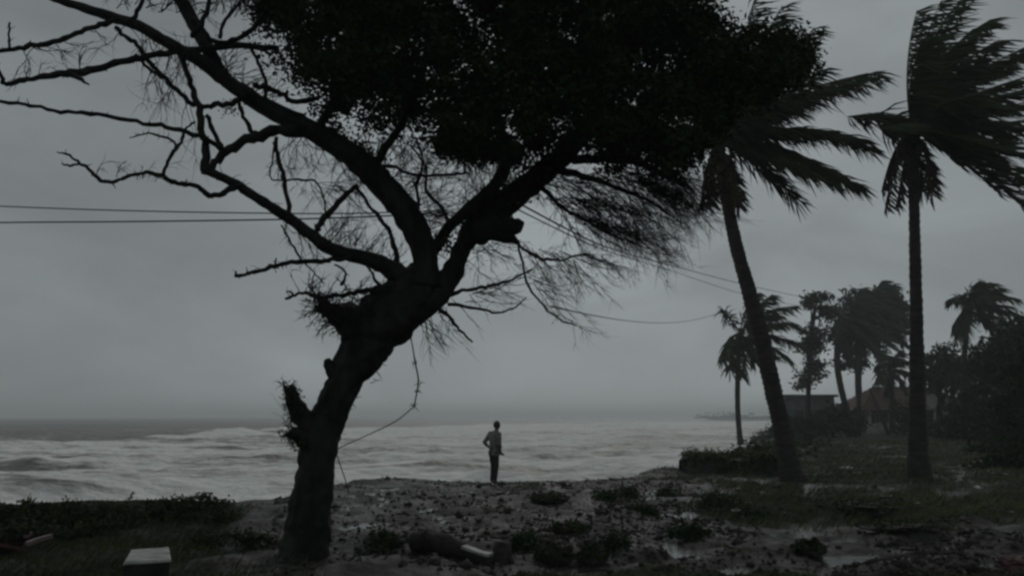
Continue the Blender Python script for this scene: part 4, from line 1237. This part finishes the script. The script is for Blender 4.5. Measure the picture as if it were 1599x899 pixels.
# ------------------------------------------------------------------ the person on the shore
def person():
    gp_ = P(771, 751, 20.7); gp_.z = gz(gp_.x, gp_.y)
    root = empty("person", gp_, "person in loose greyish shirt and dark trousers standing at the water's edge, elbow out", "person")
    B = Vector(gp_)
    H = 1.0
    # joints in metres (x right, y away, z up); seen from behind, weight on one leg
    RZ = Matrix.Rotation(math.radians(-52), 3, 'Z')
    def W_(p): return B + RZ @ (Vector(p) * 0.93)
    J = {
        'pelvis': (0.00, 0, 0.92), 'waist': (0.00, 0.01, 1.07), 'chest': (0.0, 0.03, 1.26), 'neck': (0.0, 0.075, 1.43), 'headb': (0.0, 0.10, 1.50),
        'lsh': (-0.165, 0.02, 1.37), 'lel': (-0.23, -0.15, 1.13), 'lwr': (-0.185, 0.0, 0.96), 'rsh': (0.165, 0.04, 1.37), 'rel': (0.215, 0.02, 1.09), 'rwr': (0.19, 0.10, 0.86),
        'lhip': (-0.085, 0, 0.90), 'lkn': (-0.075, 0.03, 0.49), 'lan': (-0.065, -0.02, 0.09), 'lto': (-0.08, 0.15, 0.03),
        'rhip': (0.085, 0, 0.90), 'rkn': (0.08, 0.03, 0.49), 'ran': (0.07, 0.0, 0.09), 'rto': (0.10, 0.17, 0.03)}
    rad_ = {'pelvis': .125, 'waist': .11, 'chest': .125, 'neck': .052, 'headb': .055, 'lsh': .058, 'lel': .04, 'lwr': .026, 'rsh': .058, 'rel': .04, 'rwr': .026,
            'lhip': .085, 'lkn': .055, 'lan': .038, 'lto': .03, 'rhip': .085, 'rkn': .055, 'ran': .038, 'rto': .03}
    E = [('pelvis', 'waist'), ('waist', 'chest'), ('chest', 'neck'), ('neck', 'headb'), ('chest', 'lsh'), ('lsh', 'lel'), ('lel', 'lwr'), ('chest', 'rsh'), ('rsh', 'rel'), ('rel', 'rwr'),
         ('pelvis', 'lhip'), ('lhip', 'lkn'), ('lkn', 'lan'), ('lan', 'lto'), ('pelvis', 'rhip'), ('rhip', 'rkn'), ('rkn', 'ran'), ('ran', 'rto')]
    verts = []; radii = []; edges = []
    idx = {}
    def addv(p, r):
        verts.append(tuple(W_(p))); radii.append(r * 0.93); return len(verts) - 1
    for k in J:
        idx[k] = addv(J[k], rad_[k])
    for a, b in E: edges.append((idx[a], idx[b]))
    # head: skull, crown, brow, nose, jaw
    h0 = idx['headb']
    sk = addv((0.0, 0.115, 1.585), 0.082); cr_ = addv((0.0, 0.11, 1.655), 0.068)
    jw = addv((0.0, 0.17, 1.535), 0.042); ns = addv((0.0, 0.21, 1.585), 0.014)
    edges += [(h0, sk), (sk, cr_), (sk, jw), (sk, ns)]
    for s in (-1, 1):
        e = addv((s * 0.083, 0.105, 1.585), 0.014); edges.append((sk, e))
    # hands: palm and five fingers each
    for wn, s, d, fl in (('lwr', -1, Vector((0.10, 0.25, -0.95)), Vector((0.2, 1, 0)).normalized()), ('rwr', 1, Vector((-0.2, 0.75, -0.6)), Vector((-0.2, 0.5, 0.8)).normalized())):
        d.normalize()
        wv = Vector(J[wn])
        pm = wv + d * 0.07
        ip = addv(pm, 0.028); edges.append((idx[wn], ip))
        side = d.cross(Vector((0, 0, 1)) if abs(d.z) < 0.8 else Vector((1, 0, 0))).normalized()
        for k in range(4):
            off = (k - 1.5) * 0.019
            ln_ = (0.068, 0.078, 0.074, 0.058)[k]
            a = addv(pm + side * off + d * 0.035, 0.0095); b = addv(pm + side * off + d * (0.035 + ln_ * 0.5) + fl * 0.01, 0.009); c = addv(pm + side * off + d * (0.035 + ln_ * 0.9) + fl * 0.03, 0.0075)
            edges += [(ip, a), (a, b), (b, c)]
        a = addv(wv + d * 0.035 + side * 0.035 + fl * 0.01, 0.012); b = addv(wv + d * 0.075 + side * 0.055 + fl * 0.02, 0.0095)
        edges += [(ip, a), (a, b)]
    me = bpy.data.meshes.new("body")
    me.from_pydata(verts, edges, [])
    tmp = bpy.data.objects.new("body_cage", me)
    COL.objects.link(tmp)
    sk_ = tmp.modifiers.new("skin", 'SKIN')
    me.skin_vertices[0].data[idx['pelvis']].use_root = True
    for i, r in enumerate(radii):
        me.skin_vertices[0].data[i].radius = (r, r)
    sb = tmp.modifiers.new("sub", 'SUBSURF'); sb.levels = 2; sb.render_levels = 2
    dg = bpy.context.evaluated_depsgraph_get()
    bm_ = bpy.data.meshes.new_from_object(tmp.evaluated_get(dg))
    bpy.data.objects.remove(tmp)
    bm_.name = "body"
    bm_.materials.clear(); bm_.materials.append(M_skin)
    for p in bm_.polygons: p.use_smooth = True
    link("body", bm_, root)

    def loft(mb_, rows, n=18, wr=0.0):
        b0_ = len(mb_.v)
        for (cx, cy, cz, rx, ry) in rows:
            for j in range(n):
                a = 2 * math.pi * j / n
                k = 1 + wr * mnoise.noise(Vector((math.cos(a) * 2, math.sin(a) * 2, cz * 9)))
                mb_.v.append(W_((cx + rx * math.cos(a) * k, cy + ry * math.sin(a) * k, cz)))
        for i in range(len(rows) - 1):
            for j in range(n):
                k = (j + 1) % n
                mb_.f.append((b0_ + i * n + j, b0_ + i * n + k, b0_ + (i + 1) * n + k, b0_ + (i + 1) * n + j))
    s_ = MB()
    loft(s_, [(0.03, 0.035, 0.79, 0.17, 0.15), (0.015, 0.02, 0.88, 0.165, 0.14), (0.0, 0, 1.0, 0.15, 0.12), (0.0, 0.01, 1.12, 0.155, 0.12), (0.0, 0.02, 1.24, 0.172, 0.13), (0.0, 0.03, 1.33, 0.185, 0.12), (0.0, 0.04, 1.39, 0.16, 0.10), (0.0, 0.06, 1.435, 0.10, 0.078), (0.0, 0.075, 1.46, 0.064, 0.06)], 24, 0.22)
    for a, b, c in (('lsh', 'lel', 'lwr'), ('rsh', 'rel', 'rwr')):
        pa, pb, pc = (Vector(J[k]) for k in (a, b, c))
        rows = [W_(pa + (Vector(J['chest']) - pa) * 0.25 + Vector((0, 0, 0.02))), W_(pa), W_(pa.lerp(pb, 0.5)), W_(pb), W_(pb.lerp(pc, 0.45))]
        s_.tube(rows, [0.07, 0.078, 0.066, 0.058, 0.052], 12, 0.12, 12)
    s_.build("shirt", M_shirt, root)
    t_ = MB()
    loft(t_, [(0.0, 0, 0.76, 0.15, 0.115), (0.0, 0, 0.84, 0.165, 0.125), (0, 0, 0.95, 0.15, 0.12), (0, 0, 1.03, 0.135, 0.11)], 18, 0.03)
    for a, b, c in (('lhip', 'lkn', 'lan'), ('rhip', 'rkn', 'ran')):
        pa, pb, pc = (Vector(J[k]) for k in (a, b, c))
        t_.tube([W_(pa), W_(pa.lerp(pb, .45)), W_(pb), W_(pb.lerp(pc, .5)), W_(pc + Vector((0, 0, 0.02)))], [0.094, 0.080, 0.062, 0.052, 0.044], 12, 0.16, 9)
    t_.build("trousers", M_trou, root)
    h_ = MB()
    loft(h_, [(0, 0.085, 1.535, 0.078, 0.068), (0, 0.088, 1.59, 0.093, 0.092), (0, 0.095, 1.64, 0.090, 0.096), (0, 0.10, 1.685, 0.068, 0.076), (0, 0.105, 1.715, 0.034, 0.04), (0, 0.105, 1.722, 0.002, 0.002)], 16, 0.06)
    h_.build("hair", M_hair, root)


person()


# ------------------------------------------------------------------ foreground objects
def rock_mesh(size, seed, sub=3, rough=0.35, flat=0.7):
    import bmesh
    bm = bmesh.new()
    bmesh.ops.create_icosphere(bm, subdivisions=sub, radius=1.0)
    o_ = Vector((seed * 3.1, seed * 1.7, seed * 5.3))
    for v in bm.verts:
        n_ = v.co.normalized()
        k = 1 + rough * mnoise.noise(n_ * 1.3 + o_) + rough * 0.6 * mnoise.noise(n_ * 3.1 + o_) + rough * 0.25 * mnoise.noise(n_ * 7 + o_)
        v.co = Vector((n_.x * size[0] * k, n_.y * size[1] * k, n_.z * size[2] * k * flat))
    me = bpy.data.meshes.new("rock")
    bm.to_mesh(me); bm.free()
    return me


def rock(name, label, cat, px, py, w_px, h_px, m, seed, group=None, sink=0.25):
    g = G(px, py)
    sx = w_px * 0.5 * g.y / F; sz = h_px * 0.5 * g.y / F
    me = rock_mesh((sx, max(sx * 0.8, sz), sz), seed, 3, 0.5, 1.0)
    me.materials.append(m)
    o = bpy.data.objects.new(name, me)
    COL.objects.link(o)
    o.location = (g.x, g.y, g.z + sz * (1 - 2 * sink))
    return tag(o, label, cat, group)


# plinth with a pale capping slab, just beyond the camera's feet
zt = 0.40
def at_z(px, py, z):
    k = (CH - z); Y = k * F / (py - 650)
    for _ in range(12):
        p = P(px, py, Y); Y *= (CH - z) / (CH - p.z)
    return P(px, py, Y)
q4 = [at_z(193, 877, zt), at_z(267, 871, zt), at_z(263, 853, zt), at_z(205, 857, zt)]
ctr = sum(q4, Vector()) / 4
pl = empty("plinth", (ctr.x, ctr.y, gz(ctr.x, ctr.y)), "squat block plinth with a pale wet slab on top in the scrub", "plinth")


def prism(mb_, quad, z0, z1, grow=0.0, bev=0.015):
    c = sum(quad, Vector()) / 4
    def rg(z, g): return [Vector((c.x + (v.x - c.x) * (1 + g), c.y + (v.y - c.y) * (1 + g), z)) for v in quad]
    A = rg(z0, grow); B_ = rg(z1 - bev, grow); C_ = rg(z1, grow - bev * 3)
    for r in (A, B_, C_):
        for v in r:
            v += Vector((rnd.uniform(-.008, .008), rnd.uniform(-.008, .008), rnd.uniform(-.006, .006)))
    mb_.add(A + B_ + C_, [(0, 1, 5, 4), (1, 2, 6, 5), (2, 3, 7, 6), (3, 0, 4, 7), (4, 5, 9, 8), (5, 6, 10, 9), (6, 7, 11, 10), (7, 4, 8, 11), (8, 9, 10, 11), (3, 2, 1, 0)])


q = MB(); prism(q, q4, gz(ctr.x, ctr.y) - 0.25, zt - 0.035, -0.03); q.build("body", M_darkc, pl, False)
q = MB(); prism(q, q4, zt - 0.032, zt, 0.0); q.build("top_slab", M_conc, pl, False)

# red board and pinkish battens half buried in scrub
def plank(name, label, cat, a, b, wdt, thk, m, slats=1, gap=0.02, group=None, lift=0.0, parent=None):
    a = Vector(a); b = Vector(b)
    d = (b - a).normalized(); s = d.cross(Vector((0, 0, 1))).normalized(); u = s.cross(d).normalized()
    root = empty(name, a, label, cat, group) if parent is None else parent
    for k in range(slats):
        m_ = MB()
        o0 = s * ((k - (slats - 1) / 2) * (wdt / slats))
        hw = wdt / slats * 0.5 - gap * 0.5
        vs = []
        for t in (0, 0.33, 0.67, 1):
            c = a.lerp(b, t) + o0 + u * (rnd.uniform(-.006, .006) + lift)
            for sy, su in ((-1, -1), (1, -1), (1, 1), (-1, 1)):
                vs.append(c + s * sy * hw + u * su * thk * 0.5 + Vector((rnd.uniform(-.004, .004),) * 3))
        fs_ = []
        for i in range(3):
            for j in range(4):
                kk = (j + 1) % 4
                fs_.append((i * 4 + j, i * 4 + kk, (i + 1) * 4 + kk, (i + 1) * 4 + j))
        fs_ += [(3, 2, 1, 0), (12, 13, 14, 15)]
        m_.add(vs, fs_)
        m_.build("plank", m, root, False)
    return root


r0 = G(-30, 868); r1 = G(24, 862)
plank("red_board", "dark red painted board leaning in the scrub at the very edge of the view", "board", P(-60, 838, r0.y), P(28, 856, r1.y), 0.55, 0.04, M_red, 3, 0.015)
g1 = G(62, 858)
plank("pink_plank", "long narrow pinkish plank tilted in the scrub beside the dark red board", "plank", P(42, 848, g1.y), P(80, 836, g1.y + 0.3), 0.10, 0.05, M_pink, 1)
plank("pink_plank", "short pinkish plank end lying behind the longer tilted one", "plank", P(40, 836, g1.y + 0.4), P(57, 830, g1.y + 0.6), 0.08, 0.04, M_pink, 1)

# driftwood log, pale board and stump in front of the tree
g0 = G(640, 864); g1 = G(745, 876)
lg = empty("driftwood_log", g0, "long dark waterlogged log lying in the mud between the big tree and the pale board", "log")
q = MB()
R = [Vector((g0.x, g0.y, g0.z + 0.10)), Vector((g0.x * .75 + g1.x * .25, g0.y + 0.05, g0.z + 0.15)), Vector((g0.x * .5 + g1.x * .5, (g0.y + g1.y) / 2, g0.z + 0.12)), Vector((g1.x, g1.y, g1.z + 0.06)), Vector((g1.x + 0.2, g1.y - 0.1, g1.z + 0.02))]
q.tube([r for r in map(Vector, cr(R, 5))], [0.08, 0.12, 0.14, 0.13, 0.14, 0.15, 0.14, 0.13, 0.14, 0.13, 0.12, 0.13, 0.12, 0.12, 0.11, 0.11, 0.10, 0.10, 0.09, 0.08, 0.05], 14, 0.55, 5, 0.08)
q.build("body", M_wood, lg)
for px, py, a in ((668, 845, 110), (700, 850, 60)):
    q = MB(); s0 = P(px, py + 6, g0.y); q.tube([s0, s0 + Vector((math.cos(math.radians(a)) * .14, -.05, math.sin(math.radians(a)) * .14))], [0.04, 0.02], 7, .3, 9); q.build("stub", M_wood, lg)
a = g1.copy(); a.y -= 0.22
plank("pale_board", "pale whitish board propped between the dark log and the round stump", "board", P(724, 853, a.y + 0.05), P(766, 866, a.y - 0.1), 0.15, 0.03, M_pale, 1)
st_ = G(782, 880)
sr = empty("tree_stump", st_, "short round sawn stump at the end of the pale board", "stump")
q = MB(); q.tube([st_ + Vector((0, 0, -0.08)), st_ + Vector((0, 0, 0.04)), st_ + Vector((0.01, 0, 0.14)), st_ + Vector((0.015, 0.01, 0.24))], [0.17, 0.135, 0.12, 0.10], 16, 0.4, 7, 0.08)
q.build("trunk", M_wood, sr)

for i, (lab, px, py, wp, hp, m_, nm, ct) in enumerate([
    ("dark lumpy clod of mud and roots next to the round stump", 866, 878, 44, 30, M_stone, "clod", "clod"),
    ("squarish dark clod of mud, second past the round stump", 927, 880, 40, 32, M_stone, "clod", "clod"),
    ("round dark coconut husk lying alone above the two clods", 862, 840, 9, 9, M_coco, "coconut_husk", "coconut"),
    ("smaller coconut husk close beside the squarish clod", 905, 853, 12, 11, M_coco, "coconut_husk", "coconut"),
    ("coconut husk touching the lumpy clod's upper side", 890, 856, 10, 10, M_coco, "coconut_husk", "coconut"),
    ("wide dark mud hump with turf between the husks and the surf", 893, 832, 50, 18, M_stone, "mud_hump", "mound"),
    ("long low dark hump nearest the standing person", 858, 782, 52, 12, M_stone, "mud_hump", "mound"),
    ("dark boxy lump of earth alone on the open mud below the leaning palm", 1266, 868, 40, 26, M_stone, "clod", "clod"),
    ("flat dark hump on the open mud below the straight palm", 1405, 828, 90, 16, M_stone, "mud_hump", "mound"),
    ("broad dark hump of earth in front of the two tall palms", 1345, 800, 80, 20, M_stone, "mud_hump", "mound"),
]):
    rock(nm, lab, ct, px, py, wp, hp, M_mud if nm in ('mud_hump', 'clod') else m_, i + 1)

for o in [q_ for q_ in COL.objects if q_.name.startswith(("mud_hump", "clod"))]:
    vs_ = np.array([tuple(v.co) for v in o.data.vertices if v.co.z > 0])
    pick = vs_[rng.integers(0, len(vs_), 420)] * rng.uniform(0.95, 1.08, (420, 1)) + rng.normal(size=(420, 3)) * 0.02
    V, Q = leaves(pick, 0.09, 0.025, (0.6, 0, 0.3))
    me_ = mesh("weeds", V, Q, M_leaf2, None, False)
    me_.parent = o; me_['kind'] = 'stuff'

rock("cloth_bundle", "dull dark red sodden bundle in the muddy corner past all the humps", "bundle", 1586, 886, 44, 24, M_red, 77)

# weed clumps thrown up on the sand
WC = "weed clumps on the wet sand"
for k, (px, py, wp, hp, lab) in enumerate([
    (950, 778, 40, 16, "dark weed clump nearest the sea on the open sand"), (985, 774, 30, 18, "bushy weed clump directly inland of the low spit"), (1040, 772, 34, 16, "weed clump midway between the spit and the leaning palm"),
    (1010, 800, 46, 14, "flat weed clump below the bushy ones on the sand"), (1120, 790, 60, 20, "wide weed tangle in front of the earth bank"), (960, 852, 40, 20, "weed clump behind the squarish clod"),
    (1075, 835, 50, 16, "weed tangle on the open mud in line with the earth bank's end"), (1180, 812, 50, 16, "weed tangle just seaward of the boxy lump of earth"), (820, 850, 40, 12, "weed clump between the pale board and the coconut husks"), (600, 850, 50, 12, "weed strands at the thick end of the dark log")]):
    g = G(px, py)
    root = empty("weed_clump", g, lab, "weeds", WC)
    n = 420
    c = np.stack([g.x + rng.normal(size=n) * wp * .28 * g.y / F, g.y + rng.normal(size=n) * 0.22, np.zeros(n)], 1)
    c[:, 2] = gheight(c[:, 0], c[:, 1]) + np.abs(rng.normal(size=n)) * hp * .35 * g.y / F
    V, Q = leaves(c, 0.10, 0.03, (0.5, 0, 0.1)); mesh("foliage", V, Q, M_leaf, root, smooth=False)
    q = MB()
    for _ in range(8):
        p = Vector(c[rng.integers(n)]); p.z = gz(p.x, p.y)
        twig(q, p, (rnd.uniform(-1, 1), rnd.uniform(-.6, .6), rnd.uniform(.3, 1)), rnd.uniform(.15, .35), 0.008, 0)
    o = q.build("stems", M_twig, root); o['kind'] = 'stuff'

LAND = [(690, 860, "the dark driftwood log"), (782, 872, "the round stump"), (900, 870, "the two mud clods"), (893, 832, "the wide turfy mud hump"), (858, 782, "the long low hump nearest the person"), (640, 790, "the bare sand seaward of the big trunk"),
        (760, 800, "the open sand below the person"), (1000, 785, "the weed clumps on the sand"), (1145, 765, "the earth bank's foot"), (1238, 765, "the leaning palm's foot"), (1436, 765, "the straight palm's foot"), (1266, 868, "the boxy lump of earth"),
        (1405, 835, "the flat hump below the straight palm"), (1345, 795, "the broad earth hump before the palms"), (1550, 720, "the thicket's edge"), (1550, 860, "the muddy corner past all the humps"), (1090, 850, "the mud in line with the bank's end"), (1320, 700, "the turf seaward of the brown roofed house")]


def near(px, py):
    return min(LAND, key=lambda l: (l[0] - px) ** 2 + (2.2 * (l[1] - py)) ** 2)[2]


# scattered stones, shells of litter
src = [rock_mesh((1, 0.85, 0.6), 40 + i, 2, 0.5, 1.0) for i in range(5)]
for me in src: me.materials.append(M_stone)
cnt = 0
while cnt < 56:
    px = rnd.uniform(540, 1590); py = rnd.uniform(760, 893)
    if px < 560 and py > 820: continue
    g = G(px, py)
    o = bpy.data.objects.new("stone", src[cnt % 5])
    COL.objects.link(o)
    s = rnd.uniform(0.025, 0.075) * (1.5 if rnd.random() < 0.12 else 1)
    o.scale = (s, s, s)
    o.rotation_euler = (rnd.uniform(-.4, .4), rnd.uniform(-.4, .4), rnd.uniform(0, 6.28))
    o.location = (g.x, g.y, g.z + s * 0.25)
    z_ = near(px, py)
    tag(o, "small dark stone lying by " + z_, "stone", "stones by " + z_)
    cnt += 1


def scrap_mesh(seed):
    r_ = random.Random(seed)
    m_ = MB(); n = 5
    for i in range(n):
        for j in range(n):
            z = 0.12 * mnoise.noise(Vector((i * .9, j * .9, seed * 3.3))) + 0.06
            m_.v.append(Vector((i / (n - 1) - .5 + r_.uniform(-.06, .06), (j / (n - 1) - .5) * .7 + r_.uniform(-.06, .06), z + 0.03 * r_.random())))
    k = n * n
    m_.v += [v + Vector((0, 0, -0.02)) for v in m_.v[:k]]
    for i in range(n - 1):
        for j in range(n - 1):
            a, b, c, d = i * n + j, (i + 1) * n + j, (i + 1) * n + j + 1, i * n + j + 1
            m_.f.append((a, b, c, d)); m_.f.append((k + d, k + c, k + b, k + a))
    me = bpy.data.meshes.new("scrap")
    me.from_pydata([tuple(v) for v in m_.v], [], m_.f)
    me.materials.append(M_pale)
    return me


scr = [scrap_mesh(i) for i in range(4)]
spots = [(1268, 699, 12), (1280, 702, 10), (1330, 696, 7), (1372, 702, 9), (1340, 786, 12), (1385, 775, 14), (1432, 788, 12), (1410, 770, 8), (1456, 690, 10), (1520, 708, 18), (1530, 722, 22), (1525, 762, 16), (1560, 730, 10),
         (1240, 772, 10), (1170, 786, 12), (1150, 798, 14), (1105, 828, 20), (1225, 802, 8), (1014, 803, 6), (1565, 742, 24), (890, 757, 14), (735, 770, 10), (780, 769, 9), (700, 830, 10), (905, 802, 14), (1480, 780, 8), (1580, 800, 12)]
for k, (px, py, wp) in enumerate(spots):
    g = G(px, py)
    o = bpy.data.objects.new("litter_scrap", scr[k % 4]); COL.objects.link(o)
    s = wp * g.y / F
    o.scale = (s, s, s); o.rotation_euler = (rnd.uniform(-.15, .15), rnd.uniform(-.15, .15), rnd.uniform(0, 6.28))
    o.location = (g.x, g.y, g.z + 0.01)
    z_ = near(px, py)
    tag(o, "small pale crumpled litter scrap by " + z_, "litter", "litter by " + z_)

# ------------------------------------------------------------------ grass and fine debris (nobody could count them)
def blades(n, xr, yr, hgt, wdt, m, name, label, thresh=0.5, cond=None):
    y = yr[0] * (yr[1] / yr[0]) ** rng.random(n)
    px = rng.uniform(xr[0], xr[1], n)
    x = (px - 799.5) / F * y
    ok = (grassmask(x, y) + 0.15 * rng.normal(size=n) > thresh) & (sdist(x, y) > 0.3)
    x = x[ok]; y = y[ok]
    z = gheight(x, y)
    k = len(x)
    a = rng.uniform(0, 2 * math.pi, k)
    w_ = wdt * (0.6 + 0.8 * rng.random(k)) * np.maximum(1, y / 14)
    h = hgt * (0.4 + rng.random(k)) * (0.7 + 0.5 * fbm(x * .8, y * .8, 2, 3))
    dx = np.cos(a) * w_; dy_ = np.sin(a) * w_
    lean_ = h * (0.5 + 0.5 * rng.random(k))
    V = np.stack([np.stack([x - dx, y - dy_, z - .01], 1), np.stack([x + dx, y + dy_, z - .01], 1), np.stack([x + lean_, y + .2 * h * rng.normal(size=k), z + h], 1)], 1).reshape(-1, 3)
    Q = np.arange(3 * k).reshape(k, 3)
    o = mesh(name, V, Q, m, None, False)
    return tag(o, label, "grass", kind='stuff')


blades(60000, (960, 1640), (11, 60), 0.13, 0.012, M_grass, "grass", "short wet grass under the palms")
blades(26000, (-60, 520), (7.5, 17), 0.10, 0.010, M_grass, "grass", "short wet grass round the big tree and the plinth")
blades(20000, (400, 1640), (7.2, 9.8), 0.06, 0.008, M_grass, "grass", "thin wet turf nearest the viewer", 0.55)

def scatter(nd, y0, y1, seed, cut, f=(.7, .5)):
    yy = y0 * (y1 / y0) ** rng.random(nd)
    px = rng.uniform(440, 1640, nd)
    xx = (px - 799.5) / F * yy
    ok = (sdist(xx, yy) > 0.1) & (fbm(xx * f[0], yy * f[1], 4, seed) > cut)
    xx, yy = xx[ok], yy[ok]
    return np.stack([xx, yy, gheight(xx, yy) + 0.01], 1)


c = scatter(2600, 8, 26, 14, 0.06, (.45, .3))
V, Q = leaves(c, 0.12, 0.045, (0.6, 0.3, 0), 0.7)
cc = np.repeat(c, 4, 0); V = cc + (V - cc) * np.array([1, 1, 0.3])
o = mesh("leaf_debris", V, Q, M_trash, None, False)
tag(o, "torn leaves and bark strewn over the wet sand", "debris", kind='stuff')
# clods and pebbles: small uneven eight-faced lumps
c = np.vstack([scatter(20000, 8, 25, 15, 0.03, (.5, .35)), scatter(8000, 8, 25, 19, -0.1)])
k = len(c)
sz = (0.012 + 0.03 * rng.random(k) ** 2.5 + 0.05 * (rng.random(k) > 0.97))[:, None]
o6 = np.array([[1, 0, 0], [0, 1, 0], [-1, 0, 0], [0, -1, 0], [0, 0, 0.7], [0, 0, -0.7]])
V = (c[:, None, :] + o6[None] * (sz * np.ones((1, 3)) * rng.uniform(0.6, 1.5, (k, 3)))[:, None, :] + sz[:, None, :] * 0.25 * rng.normal(size=(k, 6, 3))).reshape(-1, 3)
T = np.array([[0, 1, 4], [1, 2, 4], [2, 3, 4], [3, 0, 4], [1, 0, 5], [2, 1, 5], [3, 2, 5], [0, 3, 5]])
Q = (np.arange(k)[:, None, None] * 6 + T[None]).reshape(-1, 3)
o = mesh("rubble", V, Q, M_mud, None, False)
tag(o, "small clods and pebbles over the wet shore", "rubble", kind='stuff')

# ------------------------------------------------------------------ storm haze, one closed box round everything
hm = bpy.data.materials.new("sea_haze")
hm.use_nodes = True
t = hm.node_tree
t.nodes.clear()
ho = t.nodes.new('ShaderNodeOutputMaterial')
hv = t.nodes.new('ShaderNodeVolumePrincipled')
hv.inputs['Color'].default_value = (0.93, 0.97, 0.98, 1)
hv.inputs['Density'].default_value = 0.0011
hv.inputs['Anisotropy'].default_value = 0.2
t.links.new(hv.outputs[0], ho.inputs['Volume'])
q = MB()
q.box((0, 0, 7.0), (19200, 19200, 26.0))
o = q.build("haze", hm, None, False)
tag(o, kind='stuff')
